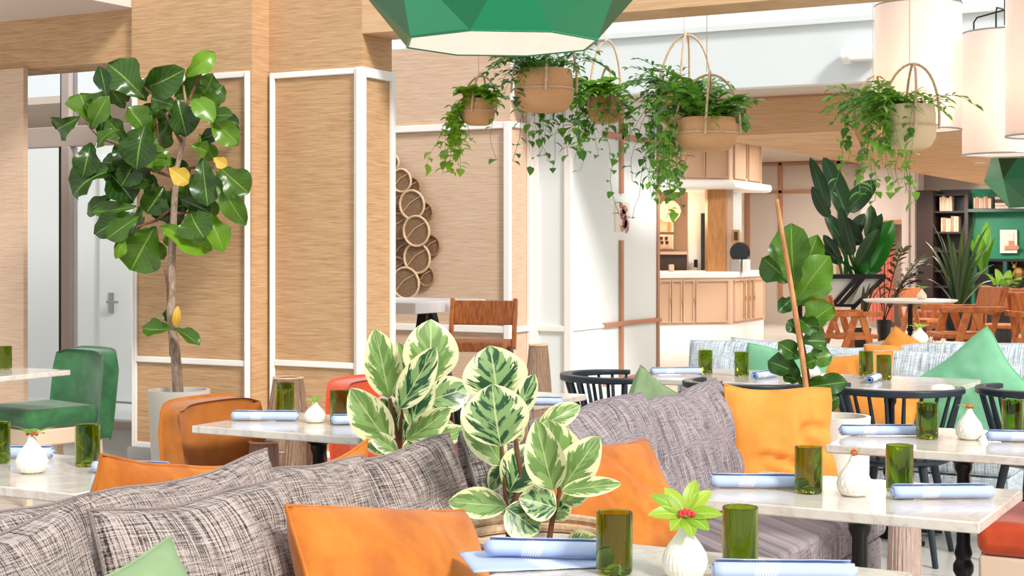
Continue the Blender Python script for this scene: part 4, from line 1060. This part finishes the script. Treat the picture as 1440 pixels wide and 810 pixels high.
FL = [(260,108,302,73,24,1),(203,138,152,90,46,.2),(205,122,260,98,36,.15),(150,140,140,93,20,.05),(128,172,112,132,42,.5),(112,165,80,182,30,.15),(128,182,152,135,24,.45),(140,196,146,152,20,.05),
(168,182,136,208,20,.3),(176,152,150,118,26,.3),(182,202,150,168,26,.35),(212,192,180,150,30,.4),(204,176,192,238,42,.12),(250,150,212,138,26,.2),(248,138,262,192,34,.1),(268,128,306,160,32,.5),(280,152,314,120,26,.25),(268,140,300,172,26,.8),
(293,162,336,204,28,.75),(245,136,298,118,32,.3),(288,132,300,104,22,.3),(280,188,302,226,20,.6),(268,204,292,214,20,.5),(128,200,116,250,30,.12),(164,238,103,275,46,.15),(150,240,188,284,42,.05),
(192,290,130,298,20,.35),(192,300,133,330,28,.1),(196,304,150,336,26,.3),(214,302,260,288,42,.15),(218,318,184,380,54,.4),(225,318,299,352,32,.95),(172,330,163,364,14,.9),(284,222,292,290,34,.15),(304,240,346,317,26,.5),(308,235,350,272,36,.35),
(268,298,288,336,42,.25),(288,298,314,354,28,.85),(225,242,214,214,26,.6),(212,232,238,214,30,.5),(215,258,180,250,34,.1),(230,262,205,300,34,.15),(190,225,170,262,30,.1),(262,240,262,285,26,.4),(240,170,214,205,34,.4),
(243,463,200,462,22,.35),(245,463,281,486,18,.3),(243,463,238,432,18,.15),(222,150,200,190,30,.3),(255,180,232,150,24,.2),(160,205,185,240,32,.1),(232,320,250,345,20,.7),(210,330,230,365,18,.6)]
for i, (bx_, by_, tx, ty, wp, tn_) in enumerate(FL):
    yb = Y0+rnd.uniform(-.12, .12); yt = yb+rnd.uniform(-.1, .08)
    pleaf(m, (bx_, by_), (tx, ty), yb, yt, wp*1.3, O, shape='fiddle', bend=rnd.uniform(-.15, .45), fold=rnd.uniform(.1, .7), tint=tn_, wavy=.09, seed=i, jit=(rnd.uniform(-.5, .5), rnd.uniform(-.3, .3), rnd.uniform(-.2, .7)))
for i in range(46):
    cx, cy = rnd.choice([(170, 140), (215, 150), (260, 150), (290, 180), (180, 230), (230, 230), (280, 250), (200, 300), (250, 270), (140, 180), (215, 190), (170, 270)])
    bx_, by_ = cx+rnd.uniform(-18, 18), cy+rnd.uniform(-18, 18); an = math.atan2(by_-215, bx_-222)+rnd.uniform(-.9, .9); L = rnd.uniform(28, 46)
    yb = Y0+rnd.uniform(-.02, .28); pleaf(m, (bx_, by_), (bx_+L*math.cos(an), by_+L*math.sin(an)*.9+8), yb, yb+rnd.uniform(-.1, .15), L*.7, O, shape='fiddle', bend=.15, fold=.3, tint=rnd.uniform(0, .4), wavy=.03, seed=i+90, jit=(rnd.uniform(-.6, .6), rnd.uniform(-.3, .3), rnd.uniform(0, .8)))
m.build('foliage', 'leaf_fig', t, ang=60)
pleaf(ym, (238, 236), (266, 258), Y0-.2, Y0-.22, 28, O, shape='fiddle', tint=.85, wavy=.1); pleaf(ym, (300, 222), (319, 234), Y0-.2, Y0-.2, 18, O, shape='fiddle', tint=1); pleaf(ym, (247, 460), (250, 430), Y0-.05, Y0-.07, 12, O, shape='oval', tint=1)
ob = ym.build('yellowed_leaves', 'leaf_yellow', t); ob['label'] = 'yellowed dying leaves'

# two variegated rubber plants
def rubber(label, px, Y, pot, leaves, stems, seed):
    q = at(px, Y); O = Vector((q[0], q[1], 0)); t = thing('variegated_rubber_plant', label, 'plant', O); rnd = random.Random(seed)
    pot(t)
    m = MB()
    for s_ in stems: ptube(m, s_, [.009-.0015*i for i in range(len(s_))], O, Y, 8)
    m.build('stems', 'twig', t)
    m = MB()
    for i, L in enumerate(leaves):
        bx_, by_, tx, ty, wp = L[:5]; dy = L[5] if len(L) > 5 else rnd.uniform(-.1, .05); fold = L[6] if len(L) > 6 else rnd.uniform(.05, .35)
        pleaf(m, (bx_, by_), (tx, ty), Y+dy, Y+dy+rnd.uniform(-.05, .04), wp*1.3, O, shape='oval', bend=rnd.uniform(.02, .18), fold=fold, tint=rnd.random(), nu=8, nv=14, wavy=.01, seed=i, jit=(rnd.uniform(-.3, .3), rnd.uniform(-.1, .1), rnd.uniform(-.1, .3)))
    m.build('foliage', 'leaf_variegated', t, ang=60)
    return t
def potA(t):
    MB().lathe([(0, 0), (.12, 0), (.15, .4), (.15, .44), (.13, .44), (.13, .38), (0, .38)], 32).build('pot', 'cork_pale', t, ang=40); MB().lathe([(0, .39), (.13, .39), (0, .4)], 16).build('soil', 'soil', t)
rubber('variegated rubber plant behind the front sofa, left of the other one', 566, 4.95, potA,
 [(602,540,606,449,62,-.05,.1),(547,560,527,462,42,0,.2),(562,575,613,488,36,-.15,.5),(548,624,493,546,44,-.1,.25),(578,600,600,512,34,-.12,.3),(598,565,662,545,40,.1,.15),(572,618,634,574,32,-.15,.4),(554,602,536,560,28,.05),(560,637,518,608,20,-.1),(575,634,658,603,30,-.05,.3),(566,632,612,614,22,-.15),
  (556,560,580,500,30,.1),(585,600,640,600,26,.15),(552,630,508,622,24,.1),(570,620,560,560,30,.1),(585,560,560,480,24,.15)],
 [[(566, 700), (562, 640), (564, 590), (575, 540), (600, 520)], [(566, 700), (560, 620), (548, 560)], [(566, 660), (575, 610), (585, 590)]], 5)
def potB(t):
    MB().lathe([(0, 0), (.15, 0), (.19, .3), (.2, .62), (.185, .62), (.175, .5), (0, .5)], 40).build('pot', 'basket_white', t, ang=40)
    MB().lathe([(0, .52), (.18, .52), (0, .55)], 16).build('soil', 'soil', t)
    m = MB()
    for z, r in ((.635, .205), (.66, .213), (.61, .213)): m.tube([(r*math.cos(k*PI/18), r*math.sin(k*PI/18), z) for k in range(36)], .013, 8, True)
    m.build('rattan_ring', 'rattan', t)
rubber('variegated rubber plant in rattan ringed pot before the mauve banquette', 757, 3.98, potB,
 [(704,628,692,540,74,-.12,.08),(700,565,689,486,72,.02,.12),(722,592,752,526,26,.0,.6),(706,655,652,568,42,.0,.3),(778,690,754,590,44,-.12,.55),(786,684,770,590,64,.03,.2),(788,692,843,614,44,.0,.4),(716,692,752,624,46,.0,.3),(790,690,874,680,22,-.1,.4),
  (783,714,730,700,42,-.1,.3),(713,712,630,706,36,-.05,.3),(712,714,758,748,46,-.12,.15),(796,768,842,757,28,-.05,.3),(757,602,816,570,26,.1,.3),(715,702,746,655,30,.1,.2),(790,706,830,690,22,.0),(706,620,735,590,30,.1),(700,600,668,612,26,.1),(716,740,742,775,24,.05),(775,730,800,700,26,.12),(712,650,690,690,24,.1),(708,590,725,550,28,.1)],
 [[(716, 790), (715, 740), (710, 690), (706, 630), (702, 575), (700, 545)], [(768, 790), (776, 735), (787, 692), (782, 650)], [(716, 720), (735, 680), (722, 600)]], 6)

# staked fiddle leaf fig by the mauve sofa end
Y0 = 6.45; q = at(1176, Y0); O = Vector((q[0], q[1], 0))
t = thing('staked_fiddle_fig', 'fiddle leaf fig with bamboo stake in white basket pot beside large orange cushion', 'plant', O)
MB().lathe([(0, 0), (.1, 0), (.13, .3), (.14, .66), (.142, .69), (.125, .69), (.12, .6), (0, .6)], 40, fn=lambda a, v: 1+.012*math.sin(a*30)*math.sin(v*40)).build('basket_pot', 'basket_white', t, ang=50)
MB().lathe([(0, .61), (.12, .61), (0, .64)], 20).build('soil', 'soil', t)
m = MB(); ptube(m, [(1147, 655), (1140, 600), (1128, 500), (1112, 400), (1092, 280)], [.012, .012, .012, .011, .009], O, Y0-.09, 10); m.build('bamboo_stake', 'bamboo', t)
m = MB(); ptube(m, [(1158, 655, Y0+.03), (1144, 590, Y0+.03), (1132, 500, Y0+.03), (1118, 430, Y0+.03), (1112, 390, Y0+.03)], [.012, .011, .009, .007, .005], O, Y0, 8); m.build('stem', 'twig', t)
m = MB(); rnd = random.Random(21)
for i, (a_, b_, c_, d_, wp, tn_) in enumerate([(1118,405,1113,314,50,.5),(1112,396,1072,362,38,.35),(1118,425,1167,360,44,.85),(1116,432,1168,396,40,.8),(1128,468,1173,430,40,.7),(1124,480,1162,480,30,.2),(1124,504,1094,482,24,.15),(1126,528,1079,508,34,.15),(1130,508,1170,500,30,.45),(1134,545,1192,537,26,.15),(1134,578,1106,552,24,.1),(1140,582,1180,558,26,.1),
  (1122,448,1150,468,24,.2),(1114,420,1094,438,20,.05),(1130,540,1100,528,22,.1),(1126,470,1108,450,20,.1),(1118,410,1150,330,34,.6),(1138,560,1160,530,24,.3),(1126,515,1150,505,20,.3),(1142,590,1120,600,20,.3)]):
    yb = Y0+rnd.uniform(-.05, .06); pleaf(m, (a_, b_), (c_, d_), yb, yb+rnd.uniform(-.06, .04), wp*1.2, O, shape='fiddle', bend=rnd.uniform(0, .2), fold=rnd.uniform(.2, .7), tint=tn_*.8, wavy=.08, seed=i, jit=(rnd.uniform(-.5, .5), 0, rnd.uniform(0, .6)))
m.build('foliage', 'leaf_fiddle', t, ang=60)

# bird of paradise in slanted planter
Y0 = 20.5; q = at(1200, Y0); O = Vector((q[0], q[1], 0))
t = thing('bird_of_paradise_plant', 'large dark bird of paradise plant in black framed slanted planter', 'plant', O)
def pb(m, pts4, Y, d):
    f = [P(x, y, Y)-O for x, y in pts4]; b = [p+Vector((-RY, RX, 0))*d for p in f]; n = len(f)
    m.add([tuple(p) for p in f+b], [tuple(range(n))[::-1], tuple(range(n, 2*n))]+[(i, (i+1) % n, n+(i+1) % n, n+i) for i in range(n)])
m = MB(); pb(m, [(1154, 392), (1246, 392), (1246, 386), (1154, 386)], Y0-.3, .6); m.build('planter_rim', 'black_metal', t, smooth=False)
m = MB(); pb(m, [(1122, 424), (1172, 430), (1206, 392), (1164, 392)], Y0-.2, .4); pb(m, [(1196, 428), (1205, 428), (1242, 392), (1214, 392)], Y0-.2, .4); m.build('white_panel', 'grey_paint', t, smooth=False)
m = MB()
for a, b in (((1205, 391), (1168, 432)), ((1243, 391), (1200, 432)), ((1166, 391), (1097, 427)), ((1214, 391), (1180, 430))):
    for yy in (Y0-.24, Y0+.24): m.bar(P(a[0], a[1], yy)-O, P(b[0], b[1], yy)-O, .05, .05)
for px in (1125, 1200):
    for yy in (Y0-.2, Y0+.2):
        a = P(px, 428, yy)-O; m.bar(a, Vector((a.x, a.y, 0)), .05, .05)
m.bar(P(1095, 427, Y0-.24)-O, P(1205, 430, Y0-.24)-O, .05, .04); m.build('planter_frame', 'black_metal', t, smooth=False)
m = MB(); ms = MB(); rnd = random.Random(5)
for i, (a_, b_, c_, d_, wp, tn_) in enumerate([(1164,300,1139,221,20,.1),(1191,305,1158,220,30,.12),(1190,298,1232,254,30,.1),(1214,386,1256,310,44,.95),(1178,308,1212,344,30,.05),(1166,306,1142,262,18,.05),(1222,338,1225,288,20,.15),(1192,352,1160,300,24,.05),(1190,345,1216,300,22,.1),(1200,360,1182,290,20,.05),(1206,372,1236,322,22,.3),(1180,365,1158,330,16,.05),(1185,370,1150,345,18,.05),(1222,350,1240,300,18,.2)]):
    yy = Y0+rnd.uniform(-.25, .25); pleaf(m, (a_, b_), (c_, d_), yy, yy+rnd.uniform(-.1, .1), wp, O, shape='strap', bend=rnd.uniform(-.05, .12), fold=.4, tint=tn_, seed=i, jit=(rnd.uniform(-.4, .4), 0, rnd.uniform(-.2, .4)))
    ptube(ms, [(1185+3*i, 390, Y0), ((1185+3*i+a_)/2, (390+b_)/2, (Y0+yy)/2), (a_, b_, yy)], [.022, .018, .014], O, Y0, 6)
m.build('foliage', 'leaf_banana', t, ang=60); ms.build('stems', 'leaf_banana', t)
# dark ferny plant to its right
def strap_plant(name, label, px, Y, zb, tips, mat, wp, potm='black_paint', tint=(0, 1), lance='lance', ph=None, pr=.18, seed=0, frond=False):
    q = at(px, Y); O = Vector((q[0], q[1], 0)); t = thing(name, label, 'plant', O); h = ph or zb
    MB().lathe([(0, 0), (pr*.75, 0), (pr, h-.03), (pr, h), (pr*.88, h), (pr*.85, h-.06), (0, h-.06)], 24).build('pot', potm, t, ang=40)
    rnd = random.Random(seed); m = MB(); B = Vector((0, 0, h-.04)); nv = 10
    for (tx, ty) in tips:
        T = P(tx, ty, Y+rnd.uniform(-.25, .25))-O; mid = B.lerp(T, .5)+Vector((0, 0, .12+.18*(T-B).length)); m.tint = rnd.uniform(*tint)
        cur = [B*(1-s)**2+mid*2*s*(1-s)+T*s*s for s in [k/nv for k in range(nv+1)]]
        if frond:
            m.tube(cur, .008, 5)
            for k in range(2, nv+1):
                d = (cur[k]-cur[k-1]).normalized()
                for sg in (-1, 1):
                    L = .22*(1-.6*abs(k/nv-.45)); sd = d.cross(Vector((0, 0, 1))).normalized()*sg; e = (sd*.8+d*.6+Vector((0, 0, -.25))).normalized()
                    m.leaf(cur[k], cur[k]+e*L, .05, 'lance', .1, .2, None, m.tint, 2, 4)
        else:
            W = wp*Y/F
            side = (T-B).cross(Vector((0, 0, 1))).normalized() if abs((T-B).normalized().z) < .98 else Vector((1, 0, 0))
            vw = Vector((RX, RY*-1, 0)); side = (side+Vector((RX, RY, 0))*.8).normalized()
            vs = []; uv = []
            for k, c in enumerate(cur):
                s = k/nv; w_ = W*(math.sin(PI*min(.97, s*.8+.2))**.8)*(.4+.6*min(1, s*3))
                vs += [tuple(c-side*w_/2), tuple(c+Vector((0, 0, -w_*.18))), tuple(c+side*w_/2)]; uv += [(0, s), (.5, s), (1, s)]
            m.add(vs, [f for k in range(nv) for f in ((3*k, 3*k+1, 3*k+4, 3*k+3), (3*k+1, 3*k+2, 3*k+5, 3*k+4))], uv)
    m.build('foliage', mat, t, ang=70); return t
strap_plant('dark_fern', 'dark brown green ferny plant right of the slanted planter', 1243, 21.1, .4, [(1312, 350), (1298, 372), (1285, 395), (1270, 350), (1245, 345), (1300, 360), (1228, 372), (1288, 384)], 'leaf_dark', 8, seed=3, frond=True, pr=.1)
strap_plant('strap_leaf_plant', 'tall strap leaved green plant before the dark bookcase', 1347, 19.6, .62, [(1374, 300), (1312, 316), (1396, 342), (1302, 340), (1332, 326), (1390, 318), (1308, 372), (1398, 372), (1355, 315), (1320, 350), (1380, 350), (1340, 340), (1365, 330), (1400, 395), (1298, 392), (1322, 330), (1360, 345), (1350, 360), (1386, 380), (1312, 360), (1370, 355), (1330, 385)], 'leaf_palm', 7, seed=4, tint=(.0, .55))
strap_plant('leafy_shrub', 'low bright green shrub beyond the profile armchair', 1412, 22.4, .62, [(1385, 385), (1400, 378), (1420, 380), (1432, 378), (1440, 390), (1376, 402), (1410, 392), (1395, 400), (1425, 395)], 'leaf_lime', 14, seed=5, tint=(0, .5))
strap_plant('dried_grass_plant', 'brownish dried leafy plant at far right behind chairs', 1468, 21.2, .5, [(1420, 392), (1405, 402), (1440, 395), (1455, 400), (1430, 400), (1415, 408), (1460, 388)], 'leaf_dark', 7, seed=6, frond=True, tint=(.6, 1))
strap_plant('reed_plant', 'green reedy stems below the slanted planter', 1212, 19.9, .35, [(1236, 395), (1224, 398), (1215, 402), (1242, 402), (1230, 400)], 'leaf_dark', 5, seed=7, tint=(.6, 1), pr=.12)
q_ = strap_plant('small_shelf_plant', 'round leaved plant in front of the bookcase shelves', 1383, 23.0, 1.0, [(1370, 322), (1395, 318), (1404, 330), (1362, 335), (1388, 312), (1376, 330)], 'leaf_lime', 16, seed=8, tint=(.0, .4), pr=.14)

# ------------------------------------------------------------------ hanging baskets
def basket(label, px, Y, ptop, pbot, wpx, hoops, ztop, seed, pot='cork', kind='fern', nfr=46, nv_=12, vl=.45, spread=.32, loc_tint=(0, .6), mat='leaf_hang', up=.22, bias=0., vdir=None, vw=1.2, fdir=None, fw=1.6, vleaf=1.0):
    q = at(px, Y); zt = CH-(ptop-HY)*Y/F; zb = CH-(pbot-HY)*Y/F; h = zt-zb; R = wpx*Y/F/2
    t = thing('hanging_basket', label, 'hanging planter', (q[0], q[1], zb)); rnd = random.Random(seed)
    MB().lathe([(0, 0), (R*.62, 0), (R*.8, h*.06), (R*.97, h*.25), (R, h*.45), (R*.99, h*.5), (R*.965, h*.53), (R*.97, h*.56), (R*.98, h*.75), (R*.93, h*.97), (R*.9, h), (R*.84, h*.98), (R*.84, h*.8), (0, h*.8)], 40).build('pot', pot, t, ang=60)
    MB().tube([(R*1.005*math.cos(k*PI/18), R*1.005*math.sin(k*PI/18), h*.53) for k in range(36)], .006, 6, True).build('band', 'rattan', t)
    MB().lathe([(0, h*.82), (R*.84, h*.82), (0, h*.86)], 16).build('soil', 'soil', t)
    for (an, hh) in hoops:
        pts = []
        for k in range(21):
            s = PI*k/20; x = R*1.1*math.cos(s); z = h*.45+(hh)*math.sin(s)**.9
            pts.append((x*math.cos(an)+.02*math.sin(s), x*math.sin(an), z))
        MB().tube(pts, .0075, 8).build('rattan_hoop', 'rattan', t)
    top = h*.45+max(hh for _, hh in hoops)
    MB().tube([(0, 0, top), (0, 0, ztop-zb)], .0025, 6).build('cord', 'cream_wood', t)
    m = MB()
    for i in range(nfr):
        an = rnd.uniform(0, 2*PI) if fdir is None or rnd.random() < .3 else math.radians(fdir)+rnd.gauss(0, fw*.5)
        r0 = R*.7*rnd.random(); B = Vector((r0*math.cos(an), r0*math.sin(an), h*.9))
        L = spread*rnd.uniform(.5, 1.1); up_ = up*rnd.uniform(.1, 1.2)
        T = B+Vector((L*math.cos(an)+bias*rnd.random()*RX, L*math.sin(an)-bias*rnd.random()*0, up_-L*.55*rnd.random())); mid = B.lerp(T, .5)+Vector((0, 0, L*.45)); m.tint = rnd.uniform(*loc_tint); nn = 7
        cur = [B*(1-s)**2+mid*2*s*(1-s)+T*s*s for s in [k/nn for k in range(nn+1)]]
        m.tube(cur, .0016, 4)
        for k in range(1, nn+1):
            d = (cur[k]-cur[k-1]).normalized()
            for sg in (-1, 1):
                sd = d.cross(Vector((0, 0, 1))).normalized()*sg
                e = (sd*rnd.uniform(.6, 1)+d*.7+Vector((0, 0, rnd.uniform(-.5, .2)))).normalized(); LL = rnd.uniform(.04, .075)*(1.25 if kind == 'broad' else 1)
                tt = max(0, min(1, m.tint+rnd.uniform(-.2, .2)))
                m.leaf(cur[k], cur[k]+e*LL, LL*(.75 if kind == 'broad' else .36), 'heart' if kind == 'broad' else 'lance', .15, .2, None, tt, 2, 4)
    m.build('foliage', mat, t, ang=70)
    m = MB()
    for i in range(nv_):
        an = rnd.uniform(0, 2*PI) if vdir is None else math.radians(vdir)+rnd.gauss(0, vw*.5)
        p = Vector((R*.9*math.cos(an), R*.9*math.sin(an), h)); L = vl*rnd.uniform(.45, 1.1); d = Vector((math.cos(an)*.8, math.sin(an)*.8, .3)); cur = [p.copy()]; n_ = 12
        for k in range(n_):
            d = (d+Vector((rnd.uniform(-.45, .45), rnd.uniform(-.45, .45), -.62+(.5 if k > 8 else 0)*rnd.random()))).normalized(); p = p+d*L/n_*1.25; cur.append(p.copy())
        m.tint = rnd.uniform(*loc_tint); m.tube(cur, .0016, 4)
        for k in range(2, n_+1):
            if rnd.random() < .75:
                e = Vector((rnd.uniform(-1, 1), rnd.uniform(-1, 1), rnd.uniform(-1, .1))).normalized(); LL = rnd.uniform(.045, .08)*vleaf
                m.leaf(cur[k], cur[k]+e*LL, LL*.8, 'heart', .15, .3, None, max(0, min(1, m.tint+rnd.uniform(-.3, .3))), 3, 5)
    m.build('trailing_vines', mat, t, ang=70)
    return t
ZT = 3.3
basket('large cork hanging basket with ferns just under the green pendant', 765, 9.5, 98, 157, 84, [(.5, .42), (2.1, .44)], ZT, 1, vl=.5, nv_=18, nfr=64, spread=.30, loc_tint=(0, .5), fdir=-155, fw=2.6, vdir=119, vw=2.4)
basket('small cork hanging basket with lime trailing leaves, leftmost of the baskets', 673, 9.9, 139, 176, 46, [(.3, .24), (1.7, .26)], ZT, 2, kind='broad', nfr=16, spread=.10, vl=.42, nv_=16, loc_tint=(.3, 1), mat='leaf_lime', up=.08, vdir=-160, vw=.9, vleaf=1.1)
basket('small cork hanging basket right of the large one under green pendant', 850, 10.3, 136, 174, 46, [(.9, .48), (2.4, .3)], ZT, 3, kind='broad', nfr=34, spread=.26, vl=.42, nv_=16, loc_tint=(.3, .9), up=.14, vdir=-120, vw=2.2, fdir=-150)
basket('cork hanging basket with bushy green plant before the white wall', 994, 9.0, 166, 212, 84, [(.4, .36), (1.9, .38)], ZT, 4, nfr=44, spread=.22, vl=.5, nv_=14, loc_tint=(.3, .9), up=.24, kind='broad', vdir=-165, vw=1.0)
basket('cork hanging basket half hidden behind the bushy white wall basket', 962, 10.0, 134, 176, 72, [(.2, .5), (1.8, .52)], ZT, 5, nfr=50, spread=.28, vl=.7, nv_=20, loc_tint=(.05, .6), vdir=-160, vw=1.6, fdir=-155)
basket('pale hanging basket with trailing plants before the tall drum shade', 1279, 8.45, 148, 209, 74, [(.4, .36), (2.0, .36)], ZT, 6, pot='cork_pale', nfr=44, spread=.26, vl=.46, nv_=12, loc_tint=(.3, .9), up=.14, fdir=-155, fw=1.2, vdir=-140, vw=1.2)
basket('hanging basket of ferns half hidden left of the pale basket', 1228, 9.1, 150, 200, 52, [(.3, .3), (1.6, .3)], ZT, 7, pot='cork', nfr=40, spread=.22, vl=.5, nv_=14, loc_tint=(.2, .8), up=.12)
